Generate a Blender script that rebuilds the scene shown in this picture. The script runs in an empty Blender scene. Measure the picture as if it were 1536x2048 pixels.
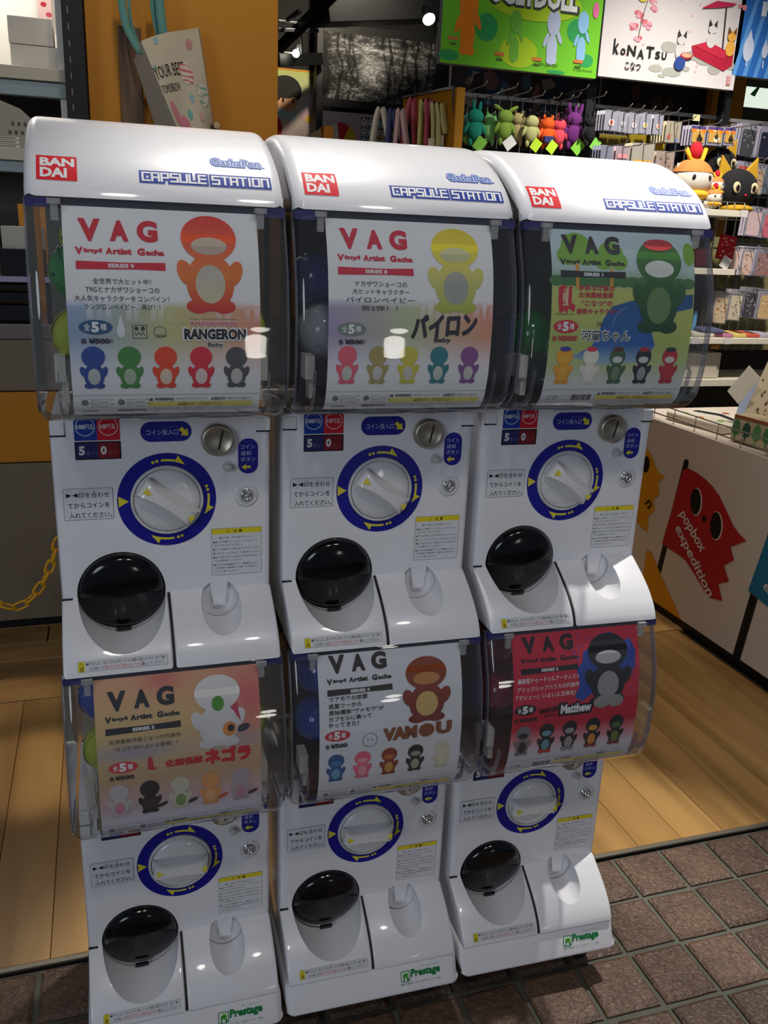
import bpy, bmesh, math, random
import numpy as np
from mathutils import Vector, Matrix
random.seed(7)
SC = bpy.context.scene
COL = SC.collection
# ------------------------------------------------------------------ camera
FZ = 0.90                                   # dial centre of the upper machines above the floor
F = np.array([0.29543024, 0.90621567, -0.30247996])
R_ = np.array([0.95389925, -0.29732958, 0.04088191])
U_ = np.array([0.05288842, 0.30061316, 0.95227861])
CAM = np.array([-0.06939388, -1.14784231, 0.34889718 + FZ])
FPX = 1746.47
cd = bpy.data.cameras.new('camera'); cam = bpy.data.objects.new('camera', cd); COL.objects.link(cam)
cd.sensor_fit = 'AUTO'; cd.sensor_width = 36.0; cd.lens = FPX / 2048 * 36
cd.clip_start = 0.02; cd.clip_end = 60
cam.matrix_world = Matrix(((R_[0], U_[0], -F[0], CAM[0]), (R_[1], U_[1], -F[1], CAM[1]), (R_[2], U_[2], -F[2], CAM[2]), (0, 0, 0, 1)))
SC.camera = cam
def at(px, py, v, ax=1):                     # a point of the place seen at a pixel, on the plane y = v (or x, z)
    d = F + R_ * (px - 768) / FPX - U_ * (py - 1024) / FPX
    return Vector(CAM + d * (v - CAM[ax]) / d[ax])
# ------------------------------------------------------------------ world, lights, exposure
W = bpy.data.worlds.new('world'); SC.world = W; W.use_nodes = True
W.node_tree.nodes['Background'].inputs[0].default_value = (0.72, 0.80, 1.0, 1)
W.node_tree.nodes['Background'].inputs[1].default_value = 0.11
SC.view_settings.view_transform = 'Standard'; SC.view_settings.look = 'None'
SC.view_settings.gamma = 1.0; SC.view_settings.use_curve_mapping = False
SC.view_settings.exposure = 0.0
SC.cycles.transparent_max_bounces = 32
def light(name, kind, loc, energy, color, target=None, size=0.1, spot=60, blend=0.5):
    l = bpy.data.lights.new(name, kind); o = bpy.data.objects.new(name, l); COL.objects.link(o)
    l.energy = energy; l.color = color; o.location = loc
    if kind == 'AREA': l.shape = 'DISK'; l.size = size
    if kind == 'SPOT': l.spot_size = math.radians(spot); l.spot_blend = blend; l.shadow_soft_size = size
    if kind == 'POINT': l.shadow_soft_size = size
    if target is not None:
        o.rotation_euler = (Vector(target) - Vector(loc)).to_track_quat('-Z', 'Y').to_euler()
    return o
WARM = (1.0, 0.86, 0.66); NEUT = (1.0, 0.95, 0.88); COOL = (0.80, 0.88, 1.0)
light('ceiling_spot', 'SPOT', (0.42, 0.65, 3.05), 165, NEUT, (0.40, 0.12, 1.35), 0.05, 36, 0.6)       # over the machine tops
light('ceiling_spot', 'SPOT', (1.55, 0.32, 3.05), 260, NEUT, (0.72, -0.02, 0.4), 0.04, 30, 0.4)      # rakes the right-hand column
light('ceiling_spot', 'SPOT', (1.0, 1.0, 3.05), 48, WARM, (1.55, 0.80, 0.2), 0.05, 52, 0.8)           # wooden floor right
light('ceiling_spot', 'SPOT', (-0.9, 1.9, 3.05), 190, WARM, (-0.29, 0.80, 0.0), 0.03, 7, 0.7)         # wooden floor left
light('ceiling_spot', 'SPOT', (-0.9, 2.2, 3.05), 120, WARM, (-0.40, 1.20, 0.0), 0.03, 8, 0.9)
light('ceiling_spot', 'SPOT', (1.9, 0.9, 3.1), 380, NEUT, (2.15, 2.1, 0.95), 0.06, 62, 1.0)           # goods on the grid wall
light('ceiling_spot', 'SPOT', (0.2, 1.2, 3.1), 26, WARM, (0.25, 2.05, 1.9), 0.06, 60, 0.8)           # yellow panel
light('shelf_lamp', 'POINT', (-0.45, 2.15, 2.2), 8, NEUT, None, 0.05)                                # lit display niche
light('ceiling_spot', 'SPOT', (1.3, 3.95, 2.85), 80, WARM, (1.45, 5.2, 1.8), 0.06, 110, 0.8)            # unseen lamp added to brighten the far posters
light('street_daylight', 'AREA', (-3.2, -3.6, 2.0), 40, COOL, (0.2, 0, 0.8), 1.8)                    # open front behind and left of the viewer
light('glare_lamp', 'AREA', (1.78, -5.6, 0.72), 2.2, NEUT, (0.24, -0.1, 1.1), 0.30)                       # two unseen lamps added for the glare on the middle poster
light('glare_lamp', 'AREA', (1.72, -5.6, 0.32), 3.0, NEUT, (0.24, -0.1, 1.1), 0.34)
light('passage_lamp', 'AREA', (-0.10, -1.6, 3.0), 6, NEUT, (0.2, 0, 0.8), 0.22)
light('passage_lamp', 'AREA', (0.75, -1.5, 3.0), 7, NEUT, (0.5, 0, 0.8), 0.22)
# ------------------------------------------------------------------ colours and materials
def lin(c):
    c = c / 255.0
    return c / 12.92 if c <= 0.04045 else ((c + 0.055) / 1.055) ** 2.4
def C(h):
    if isinstance(h, str):
        h = h.lstrip('#'); h = [int(h[i:i + 2], 16) for i in (0, 2, 4)]
    return tuple(lin(x) for x in h)
MATS = {}
def mat(name, col='#cccccc', rough=0.5, metal=0.0, emit=None, es=1.0, coat=0.0, bump=0.0, bscale=200, vary=0.0, tex=None):
    if name in MATS: return MATS[name]
    m = bpy.data.materials.new(name); m.use_nodes = True; nt = m.node_tree; b = nt.nodes['Principled BSDF']
    c = C(col) if isinstance(col, str) else col
    b.inputs['Base Color'].default_value = (*c, 1); b.inputs['Roughness'].default_value = rough; b.inputs['Metallic'].default_value = metal
    b.inputs['Coat Weight'].default_value = coat; b.inputs['Coat Roughness'].default_value = 0.05
    if emit: b.inputs['Emission Color'].default_value = (*C(emit), 1); b.inputs['Emission Strength'].default_value = es
    N = nt.nodes; L = nt.links
    tc = N.new('ShaderNodeTexCoord')
    n = N.new('ShaderNodeTexNoise'); n.inputs['Scale'].default_value = bscale; n.inputs['Detail'].default_value = 4
    L.new(tc.outputs['Object'], n.inputs['Vector'])
    if vary > 0:
        r = N.new('ShaderNodeMapRange'); r.inputs[3].default_value = 1 - vary; r.inputs[4].default_value = 1 + vary * 0.4
        mx = N.new('ShaderNodeMix'); mx.data_type = 'RGBA'; mx.blend_type = 'MULTIPLY'; mx.inputs[0].default_value = 1
        L.new(n.outputs[0], r.inputs[0]); mx.inputs[6].default_value = (*c, 1); L.new(r.outputs[0], mx.inputs[7]); L.new(mx.outputs[2], b.inputs['Base Color'])
    else:
        r = N.new('ShaderNodeMapRange'); r.inputs[3].default_value = max(0, rough - 0.04); r.inputs[4].default_value = min(1, rough + 0.04)
        L.new(n.outputs[0], r.inputs[0]); L.new(r.outputs[0], b.inputs['Roughness'])
    if bump > 0:
        bp = N.new('ShaderNodeBump'); bp.inputs['Strength'].default_value = bump; bp.inputs['Distance'].default_value = 0.002
        L.new(n.outputs[0], bp.inputs['Height']); L.new(bp.outputs[0], b.inputs['Normal'])
    MATS[name] = m
    return m
def clear(name, tint=(1, 1, 1), rough=0.03, refl=1.0, haze=0.0, hcol=(0.8, 0.8, 0.85)):
    if name in MATS: return MATS[name]
    m = bpy.data.materials.new(name); m.use_nodes = True; nt = m.node_tree; N = nt.nodes; L = nt.links; N.clear()
    out = N.new('ShaderNodeOutputMaterial'); tr = N.new('ShaderNodeBsdfTransparent'); tr.inputs[0].default_value = (*tint, 1)
    gl = N.new('ShaderNodeBsdfGlossy'); gl.inputs['Roughness'].default_value = rough
    df = N.new('ShaderNodeBsdfDiffuse'); df.inputs[0].default_value = (*hcol, 1)
    fr = N.new('ShaderNodeFresnel'); fr.inputs[0].default_value = 1.5
    ge = N.new('ShaderNodeNewGeometry'); io = N.new('ShaderNodeMath'); io.operation = 'MULTIPLY_ADD'; io.inputs[1].default_value = 1 / 1.5 - 1.5; io.inputs[2].default_value = 1.5
    L.new(ge.outputs['Backfacing'], io.inputs[0]); L.new(io.outputs[0], fr.inputs[0])     # a thin sheet reflects alike from both sides
    mul = N.new('ShaderNodeMath'); mul.operation = 'MULTIPLY'; mul.inputs[1].default_value = refl; mul.use_clamp = True
    m1 = N.new('ShaderNodeMixShader'); m1.inputs[0].default_value = haze; m2 = N.new('ShaderNodeMixShader')
    L.new(tr.outputs[0], m1.inputs[1]); L.new(df.outputs[0], m1.inputs[2]); L.new(fr.outputs[0], mul.inputs[0]); L.new(mul.outputs[0], m2.inputs[0])
    L.new(m1.outputs[0], m2.inputs[1]); L.new(gl.outputs[0], m2.inputs[2]); L.new(m2.outputs[0], out.inputs[0])
    MATS[name] = m
    return m
def print_mat(name, rough=0.45):
    m = bpy.data.materials.new(name); m.use_nodes = True; nt = m.node_tree; b = nt.nodes['Principled BSDF']
    a = nt.nodes.new('ShaderNodeVertexColor'); a.layer_name = 'Col'
    nt.links.new(a.outputs[0], b.inputs['Base Color']); b.inputs['Roughness'].default_value = rough; b.inputs['Specular IOR Level'].default_value = 0.25
    return m
PRINT = print_mat('printed_ink', 0.6); PRINTG = print_mat('printed_gloss', 0.25)
def wood(name, a, b_, rough=0.35, stretch=(1, 1, 1), rnd=0.25, pores=0.0):
    m = bpy.data.materials.new(name); m.use_nodes = True; nt = m.node_tree; N = nt.nodes; L = nt.links; b = N['Principled BSDF']
    tc = N.new('ShaderNodeTexCoord'); oi = N.new('ShaderNodeObjectInfo'); mp = N.new('ShaderNodeMapping'); mp.inputs['Scale'].default_value = stretch
    ad = N.new('ShaderNodeVectorMath'); ad.operation = 'ADD'; sc = N.new('ShaderNodeVectorMath'); sc.operation = 'SCALE'; sc.inputs[3].default_value = 37
    cmb = N.new('ShaderNodeCombineXYZ'); [L.new(oi.outputs['Random'], cmb.inputs[i]) for i in range(3)]
    L.new(cmb.outputs[0], sc.inputs[0]); L.new(tc.outputs['Object'], mp.inputs[0]); L.new(mp.outputs[0], ad.inputs[0]); L.new(sc.outputs[0], ad.inputs[1])
    n = N.new('ShaderNodeTexNoise'); n.inputs['Scale'].default_value = 1; n.inputs['Detail'].default_value = 6; n.inputs['Distortion'].default_value = 0.6
    L.new(ad.outputs[0], n.inputs['Vector'])
    cr = N.new('ShaderNodeValToRGB'); cr.color_ramp.elements[0].position = 0.32; cr.color_ramp.elements[0].color = (*C(a), 1)
    cr.color_ramp.elements[1].position = 0.68; cr.color_ramp.elements[1].color = (*C(b_), 1)
    L.new(n.outputs[0], cr.inputs[0])
    mr = N.new('ShaderNodeMapRange'); mr.inputs[3].default_value = 1 - rnd; mr.inputs[4].default_value = 1 + rnd * 0.3
    L.new(oi.outputs['Random'], mr.inputs[0]); mx = N.new('ShaderNodeMix'); mx.data_type = 'RGBA'; mx.blend_type = 'MULTIPLY'; mx.inputs[0].default_value = 1
    L.new(cr.outputs[0], mx.inputs[6]); L.new(mr.outputs[0], mx.inputs[7]); L.new(mx.outputs[2], b.inputs['Base Color'])
    b.inputs['Roughness'].default_value = rough
    bp = N.new('ShaderNodeBump'); bp.inputs['Strength'].default_value = 0.12; bp.inputs['Distance'].default_value = 0.002
    L.new(n.outputs[0], bp.inputs['Height']); L.new(bp.outputs[0], b.inputs['Normal'])
    return m
WHITE = mat('machine_white', '#e6e6ea', 0.32, coat=0.35, bscale=60)
NAVY = '#20208e'; YEL = '#e0d440'; RED = '#d8202c'; INK = '#17171b'
# ------------------------------------------------------------------ mesh kit
class MB:
    def __init__(s): s.v = []; s.f = []; s.m = []; s.sm = []
    def add(s, vs, fs, mi=0, smooth=False):
        o = len(s.v); s.v += [tuple(p) for p in vs]; s.f += [tuple(i + o for i in f) for f in fs]; s.m += [mi] * len(fs); s.sm += [smooth] * len(fs); return s
    def box(s, c, d, mi=0, rot=None):
        x, y, z = d[0] / 2, d[1] / 2, d[2] / 2
        P = [Vector((a, b, e)) for a in (-x, x) for b in (-y, y) for e in (-z, z)]
        if rot is not None: P = [rot @ p for p in P]
        return s.add([p + Vector(c) for p in P], [(0, 1, 3, 2), (4, 6, 7, 5), (0, 4, 5, 1), (2, 3, 7, 6), (0, 2, 6, 4), (1, 5, 7, 3)], mi)
    def hexa(s, P, mi=0):                    # 8 corners: front quad then back quad
        return s.add(P, [(0, 1, 2, 3), (7, 6, 5, 4), (0, 4, 5, 1), (1, 5, 6, 2), (2, 6, 7, 3), (3, 7, 4, 0)], mi)
    def tube(s, path, r, mi=0, n=8, closed=False, r2=None):
        path = [Vector(p) for p in path]; k = len(path); rings = []
        up = Vector((0, 0, 1))
        for i, p in enumerate(path):
            t = (path[(i + 1) % k] - path[i - 1]) if closed else (path[min(i + 1, k - 1)] - path[max(i - 1, 0)])
            t.normalize(); u = up if abs(t.dot(up)) < 0.95 else Vector((0, 1, 0))
            a = t.cross(u).normalized(); b = t.cross(a)
            rr = r if r2 is None else r + (r2 - r) * i / (k - 1)
            rings.append([p + (a * math.cos(q) + b * math.sin(q)) * rr for q in [2 * math.pi * j / n for j in range(n)]])
        vs = [p for g in rings for p in g]; fs = []
        for i in range(k if closed else k - 1):
            for j in range(n):
                a, b = i * n, ((i + 1) % k) * n
                fs.append((a + j, a + (j + 1) % n, b + (j + 1) % n, b + j))
        if not closed: fs += [tuple(range(n - 1, -1, -1)), tuple(range((k - 1) * n, k * n))]
        return s.add(vs, fs, mi, True)
    def ell(s, c, r, mi=0, nu=16, nv=10, rot=None, top=1.0, bot=-1.0):
        vs = []; fs = []; t0 = math.asin(bot); t1 = math.asin(top)
        for i in range(nv + 1):
            t = t0 + (t1 - t0) * i / nv
            for j in range(nu):
                a = 2 * math.pi * j / nu; p = Vector((r[0] * math.cos(t) * math.cos(a), r[1] * math.cos(t) * math.sin(a), r[2] * math.sin(t)))
                if rot is not None: p = rot @ p
                vs.append(p + Vector(c))
        for i in range(nv):
            for j in range(nu): fs.append((i * nu + j, i * nu + (j + 1) % nu, (i + 1) * nu + (j + 1) % nu, (i + 1) * nu + j))
        return s.add(vs, fs, mi, True)
    def lathe(s, prof, c=(0, 0, 0), axis='y', mi=0, n=48, smooth=True, caps=True, M=None):   # prof: (radius, height) along -y (towards the viewer)
        vs = []; fs = []
        for r, h in prof:
            for j in range(n):
                a = 2 * math.pi * j / n
                p = Vector((r * math.cos(a), -h, r * math.sin(a))) if axis == 'y' else Vector((r * math.cos(a), r * math.sin(a), h))
                if M is not None: p = M @ p
                vs.append(p + Vector(c))
        for i in range(len(prof) - 1):
            for j in range(n): fs.append((i * n + j, i * n + (j + 1) % n, (i + 1) * n + (j + 1) % n, (i + 1) * n + j))
        s.add(vs, fs, mi, smooth)
        if caps: o = len(s.v) - len(vs); s.f += [tuple(o + j for j in range(n)), tuple(o + (len(prof) - 1) * n + j for j in range(n - 1, -1, -1))]; s.m += [mi, mi]; s.sm += [False, False]
        return s
    def prism(s, poly, f, mi=0):             # poly 2D, f(u, v, side) -> point, side 0/1
        n = len(poly); vs = [f(u, v, 0) for u, v in poly] + [f(u, v, 1) for u, v in poly]
        fs = [tuple(range(n)), tuple(range(2 * n - 1, n - 1, -1))] + [(i, (i + 1) % n + 0, (i + 1) % n + n, i + n) for i in range(n)]
        return s.add(vs, fs, mi)
    def mesh(s, name, mats):
        m = bpy.data.meshes.new(name); m.from_pydata([tuple(p) for p in s.v], [], s.f)
        for x in (mats if isinstance(mats, (list, tuple)) else [mats]): m.materials.append(x)
        m.polygons.foreach_set('material_index', s.m); m.polygons.foreach_set('use_smooth', s.sm); m.update()
        bm = bmesh.new(); bm.from_mesh(m); bmesh.ops.recalc_face_normals(bm, faces=bm.faces); bm.to_mesh(m); bm.free()
        return m
def put(name, mesh, parent=None, loc=None, bevel=0, seg=2, sub=0):
    o = bpy.data.objects.new(name, mesh); COL.objects.link(o)
    if parent is not None: o.parent = parent
    if loc is not None: o.location = loc
    if bevel:
        b = o.modifiers.new('bevel', 'BEVEL'); b.width = bevel; b.segments = seg; b.limit_method = 'ANGLE'; b.harden_normals = False
    if sub:
        b = o.modifiers.new('sub', 'SUBSURF'); b.levels = sub; b.render_levels = sub
    return o
def build(mb, name, mats, parent=None, **k): return put(name, mb.mesh(name, mats), parent, **k)
def tag(o, label=None, cat=None, group=None, kind=None):
    if label: o['label'] = label
    if cat: o['category'] = cat
    if group: o['group'] = group
    if kind: o['kind'] = kind
    return o
def thing(name, label, cat, loc=(0, 0, 0), group=None, rz=0):
    o = bpy.data.objects.new(name, None); COL.objects.link(o); o.location = loc; o.rotation_euler = (0, 0, rz); o.empty_display_size = 0.05
    return tag(o, label, cat, group)
def offset_poly(P, d):                       # inset of a closed polygon by miter normals
    n = len(P); A = sum(P[i][0] * P[(i + 1) % n][1] - P[(i + 1) % n][0] * P[i][1] for i in range(n)); sg = 1 if A > 0 else -1
    out = []
    for i in range(n):
        a, b, c = np.array(P[i - 1]), np.array(P[i]), np.array(P[(i + 1) % n])
        e1 = (b - a) / (np.linalg.norm(b - a) + 1e-12); e2 = (c - b) / (np.linalg.norm(c - b) + 1e-12)
        n1 = np.array([-e1[1], e1[0]]) * sg; n2 = np.array([-e2[1], e2[0]]) * sg
        m = n1 + n2; L = m @ m
        m = m * (2 / L) if L > 0.5 else m * 2
        out.append(tuple(b + m * d))
    return out
def rex(prof, x0, x1, r, seg=4, smooth=True):          # closed (y, z) profile swept along x with rounded ends
    mb = MB(); loops = []
    for k in range(seg + 1):
        ph = math.pi / 2 * (1 - k / seg); loops.append((x0 + r - r * math.sin(ph), r - r * math.cos(ph)))
    for k in range(seg + 1):
        ph = math.pi / 2 * (k / seg); loops.append((x1 - r + r * math.sin(ph), r - r * math.cos(ph)))
    n = len(prof); vs = []
    for x, ins in loops: vs += [(x, y, z) for y, z in offset_poly(prof, ins)]
    fs = [(i * n + j, i * n + (j + 1) % n, (i + 1) * n + (j + 1) % n, (i + 1) * n + j) for i in range(len(loops) - 1) for j in range(n)]
    mb.add(vs, fs, 0, smooth); mb.add(vs[:n], [tuple(range(n))], 0); mb.add(vs[-n:], [tuple(range(n))], 0)
    bm = bmesh.new(); m = mb.mesh('t', []); bm.from_mesh(m); bmesh.ops.remove_doubles(bm, verts=bm.verts, dist=1e-6); bmesh.ops.recalc_face_normals(bm, faces=bm.faces)
    bm.to_mesh(m); bm.free(); return m
def fillet(P, idx, r, seg=4):
    out = []
    for i, p in enumerate(P):
        if i not in idx: out.append(p); continue
        a, b, c = np.array(P[i - 1]), np.array(p), np.array(P[(i + 1) % len(P)])
        u = (a - b) / np.linalg.norm(a - b); w = (c - b) / np.linalg.norm(c - b)
        for k in range(seg + 1):
            t = k / seg; q = b + u * r * (1 - t) ** 2 + w * r * t ** 2; out.append(tuple(q))
    return out
def autosmooth(m, ang=35):
    bm = bmesh.new(); bm.from_mesh(m)
    for f in bm.faces: f.smooth = True
    for e in bm.edges:
        e.smooth = not (len(e.link_faces) == 2 and e.calc_face_angle(0) > math.radians(ang))
    bm.to_mesh(m); bm.free(); return m
def boolean(m, cutters, mats):
    o = bpy.data.objects.new('t', m); COL.objects.link(o); cs = []
    for c in cutters:
        co = bpy.data.objects.new('c', c); COL.objects.link(co); cs.append(co)
        b = o.modifiers.new('b', 'BOOLEAN'); b.object = co; b.operation = 'DIFFERENCE'; b.solver = 'EXACT'
    dg = bpy.context.evaluated_depsgraph_get(); r = bpy.data.meshes.new_from_object(o.evaluated_get(dg), depsgraph=dg)
    for x in cs + [o]: bpy.data.objects.remove(x)
    r.materials.clear()
    for x in mats: r.materials.append(x)
    return autosmooth(r, 30)
# ------------------------------------------------------------------ flat print: lettering and shapes in their own ink
TXT = {}
def text_mesh(s, bold=0.0, res=2):
    k = (s, bold, res)
    if k in TXT: return TXT[k]
    c = bpy.data.curves.new('t', 'FONT'); c.body = s; c.size = 1; c.offset = bold; c.resolution_u = res; c.fill_mode = 'FRONT'
    o = bpy.data.objects.new('t', c); COL.objects.link(o)
    m = bpy.data.meshes.new_from_object(o)
    v = np.zeros(len(m.vertices) * 3); m.vertices.foreach_get('co', v); v = v.reshape(-1, 3)[:, :2]
    f = [tuple(p.vertices) for p in m.polygons]
    bpy.data.objects.remove(o); bpy.data.curves.remove(c); bpy.data.meshes.remove(m)
    TXT[k] = (v, f); return TXT[k]
def cval(c): return np.array(C(c) if isinstance(c, str) else c)
class Ink:
    """flat shapes in (u, v) with v upwards; every later layer lies a hair above the one before"""
    def __init__(s): s.items = []
    def poly(s, P, c, layer=1): s.items.append((np.array(P, float), [tuple(range(len(P)))], c, layer)); return s
    def rect(s, x0, y0, x1, y1, c, layer=1): return s.poly([(x0, y0), (x1, y0), (x1, y1), (x0, y1)], c, layer)
    def rrect(s, x0, y0, x1, y1, r, c, layer=1, n=5):
        P = []
        for cx, cy, a0 in ((x1 - r, y1 - r, 0), (x0 + r, y1 - r, 90), (x0 + r, y0 + r, 180), (x1 - r, y0 + r, 270)):
            P += [(cx + r * math.cos(math.radians(a0 + 90 * k / n)), cy + r * math.sin(math.radians(a0 + 90 * k / n))) for k in range(n + 1)]
        return s.poly(P, c, layer)
    def blocks(s, t, x0, y0, x1, y1, w, c, layer):     # square stroked capitals
        G = {'C': ['1,1 0,1 0,0 1,0'], 'A': ['0,0 0,1 1,1 1,0', '0,.42 1,.42'], 'P': ['0,0 0,1 1,1 1,.42 0,.42'], 'S': ['1,1 0,1 0,.52 1,.52 1,0 0,0'], 'U': ['0,1 0,0 1,0 1,1'], 'L': ['0,1 0,0 1,0'], 'E': ['1,1 0,1 0,0 1,0', '0,.52 1,.52'], 'T': ['0,1 1,1', '.5,1 .5,0'], 'I': ['.5,1 .5,0'], 'O': ['0,0 0,1 1,1 1,0 0,0'], 'N': ['0,0 0,1 1,1 1,0']}
        wd = [0.25 if ch == 'I' else (0.3 if ch == ' ' else 1.0) for ch in t]; gap = 0.42; u = (x1 - x0) / (sum(wd) + gap * (len(t) - 1)); x = x0
        for ch, a in zip(t, wd):
            for st in G.get(ch, []):
                P = [tuple(map(float, q.split(','))) for q in st.split()]; P = [(x + (px if ch != 'I' else .5) * a * u, y0 + py * (y1 - y0)) for px, py in P]
                for p, q in zip(P[:-1], P[1:]):
                    d = np.array(q) - np.array(p); d = d / (np.linalg.norm(d) + 1e-9) * w / 2; n = np.array([-d[1], d[0]]); p = np.array(p) - d; q = np.array(q) + d; s.poly([p - n, q - n, q + n, p + n], c, layer)
            x += (a + gap) * u
        return s
    def ell(s, cx, cy, rx, ry, c, layer=1, n=28, rot=0):
        if callable(c) and not rot:          # rows of quads carry a gradient evenly
            m = 14; V = []
            for k in range(m + 1):
                a = -math.pi / 2 + math.pi * k / m; V += [(cx - rx * math.cos(a), cy + ry * math.sin(a)), (cx + rx * math.cos(a), cy + ry * math.sin(a))]
            s.items.append((np.array(V), [(2 * k, 2 * k + 1, 2 * k + 3, 2 * k + 2) for k in range(m)], c, layer)); return s
        q = math.radians(rot); P = []
        for k in range(n):
            a = 2 * math.pi * k / n; x, y = rx * math.cos(a), ry * math.sin(a); P.append((cx + x * math.cos(q) - y * math.sin(q), cy + x * math.sin(q) + y * math.cos(q)))
        return s.poly(P, c, layer)
    def ring(s, cx, cy, r0, r1, c, layer=1, n=64, ry=1.0):
        v = [(cx + r * math.cos(2 * math.pi * k / n), cy + ry * r * math.sin(2 * math.pi * k / n)) for r in (r0, r1) for k in range(n)]
        s.items.append((np.array(v), [(k, (k + 1) % n, n + (k + 1) % n, n + k) for k in range(n)], c, layer)); return s
    def line(s, P, w, c, layer=1):
        for (a, b) in zip(P[:-1], P[1:]):
            a = np.array(a, float); b = np.array(b, float); d = (b - a) / (np.linalg.norm(b - a) + 1e-9); n = np.array([-d[1], d[0]]) * w / 2; e = d * w * 0.3
            s.poly([a - n - e, b - n + e, b + n + e, a + n - e], c, layer)
        return s
    def frame(s, x0, y0, x1, y1, w, c, layer=1):
        s.rect(x0, y0, x1, y0 + w, c, layer); s.rect(x0, y1 - w, x1, y1, c, layer); s.rect(x0, y0 + w, x0 + w, y1 - w, c, layer); return s.rect(x1 - w, y0 + w, x1, y1 - w, c, layer)
    def text(s, t, x0, y0, x1, y1, c, layer=2, bold=0.0, res=2, shear=0.0, rot=0.0):   # the lettering fills this box
        top = max(map(ord, t)); lim = 0.0 if top > 0x3fff else (0.010 if top > 0x2fff else 0.045)
        if res == 1: bold = min(bold, lim)
        if bold > lim:                       # heavy strokes: the same letters laid down again a little aside
            e = (bold - lim) * (y1 - y0) * (1.0 if top <= 0x2fff else 0.8)
            for dx, dy in [(e * math.cos(q), e * math.sin(q)) for q in ([0.8 * k for k in range(8)] if bold - lim > 0.03 else [0, 1.57, 3.14, 4.71])]: s.text(t, x0 + dx, y0 + dy, x1 + dx, y1 + dy, c, layer, lim, res, shear, rot)
            return s
        v, f = text_mesh(t, bold, res)
        if len(v) == 0: return s
        lo, hi = v.min(0), v.max(0); q = (v - lo) / (hi - lo); w, h = x1 - x0, y1 - y0
        p = np.stack([q[:, 0] * w + shear * q[:, 1] * h, q[:, 1] * h], 1)
        a = math.radians(rot); p = np.stack([x0 + p[:, 0] * math.cos(a) - p[:, 1] * math.sin(a), y0 + p[:, 0] * math.sin(a) + p[:, 1] * math.cos(a)], 1)
        s.items.append((p, f, c, layer)); return s
    def mesh(s, name, surf, mat_=None, lift=0.00012, cuts=None, gain=1.0):
        V = []; Fc = []; Cc = []; Ly = []; o = 0; cnt = {}; tot = {}
        for it in s.items: tot[it[3]] = tot.get(it[3], 0) + 1
        for p, f, c, ly in s.items:
            cnt[ly] = cnt.get(ly, 0) + 1; ly = ly + 0.85 * cnt[ly] / (tot[ly] + 1)
            V.append(p); Fc += [tuple(i + o for i in g) for g in f]; o += len(p)
            q = c(p) if callable(c) else np.tile(cval(c), (len(p), 1)); Cc.append(np.clip(q * gain, 0, 0.86)); Ly.append(np.full(len(p), ly, float))
        V = np.vstack(V); Cc = np.vstack(Cc); Ly = np.concatenate(Ly)
        m = bpy.data.meshes.new(name); m.from_pydata([(a, b, l) for (a, b), l in zip(V, Ly)], [], Fc)
        at_ = m.color_attributes.new('Col', 'FLOAT_COLOR', 'POINT'); at_.data.foreach_set('color', np.hstack([Cc, np.ones((len(Cc), 1))]).ravel().astype(np.float32))
        if cuts:
            bm = bmesh.new(); bm.from_mesh(m)
            for v in cuts: bmesh.ops.bisect_plane(bm, geom=bm.verts[:] + bm.edges[:] + bm.faces[:], dist=1e-7, plane_co=(0, v, 0), plane_no=(0, 1, 0))
            bm.to_mesh(m); bm.free()
        n = len(m.vertices); co = np.zeros(n * 3); m.vertices.foreach_get('co', co); co = co.reshape(-1, 3)
        m.vertices.foreach_set('co', np.array(surf(co[:, 0], co[:, 1], co[:, 2] * lift)).T.ravel()); m.materials.append(mat_ or PRINT); m.update()
        return m
def flat_y(y0=0.0, dx=0.0, dz=0.0): return lambda u, v, h: (u + dx, y0 - h + 0 * u, v + dz)
def prof_surf(P, k=1.0, ref=None):
    """(y, z) profile from top to bottom; v = -(arc length); outward is the viewer side"""
    P = np.array(P, float); d = np.diff(P, axis=0); L = np.hypot(d[:, 0], d[:, 1]); A = np.r_[0, np.cumsum(L)]
    nn = np.stack([d[:, 1], -d[:, 0]], 1) / L[:, None]
    nv = np.vstack([nn[:1], (nn[1:] + nn[:-1]) / 2, nn[-1:]])
    def f(u, v, h):
        s = np.clip(-v, 0, A[-1]); y = np.interp(s, A, P[:, 0]); z = np.interp(s, A, P[:, 1]); ny = np.interp(s, A, nv[:, 0]); nz = np.interp(s, A, nv[:, 1])
        return (u, y + ny * h, z + nz * h)
    return f, A
def smooth_pts(P, n=3):                      # Catmull-Rom through the points
    P = [np.array(p, float) for p in P]; out = []
    for i in range(len(P) - 1):
        p0 = P[max(i - 1, 0)]; p1 = P[i]; p2 = P[i + 1]; p3 = P[min(i + 2, len(P) - 1)]
        for k in range(n):
            t = k / n; out.append(tuple(0.5 * ((2 * p1) + (-p0 + p2) * t + (2 * p0 - 5 * p1 + 4 * p2 - p3) * t * t + (-p0 + 3 * p1 - 3 * p2 + p3) * t ** 3)))
    out.append(tuple(P[-1])); return out
# ================================================================== SETTING
def struct(name, mesh, parent=None, **k):
    o = put(name, mesh, parent, **k)
    if parent is None: o['kind'] = 'structure'
    return o
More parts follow.
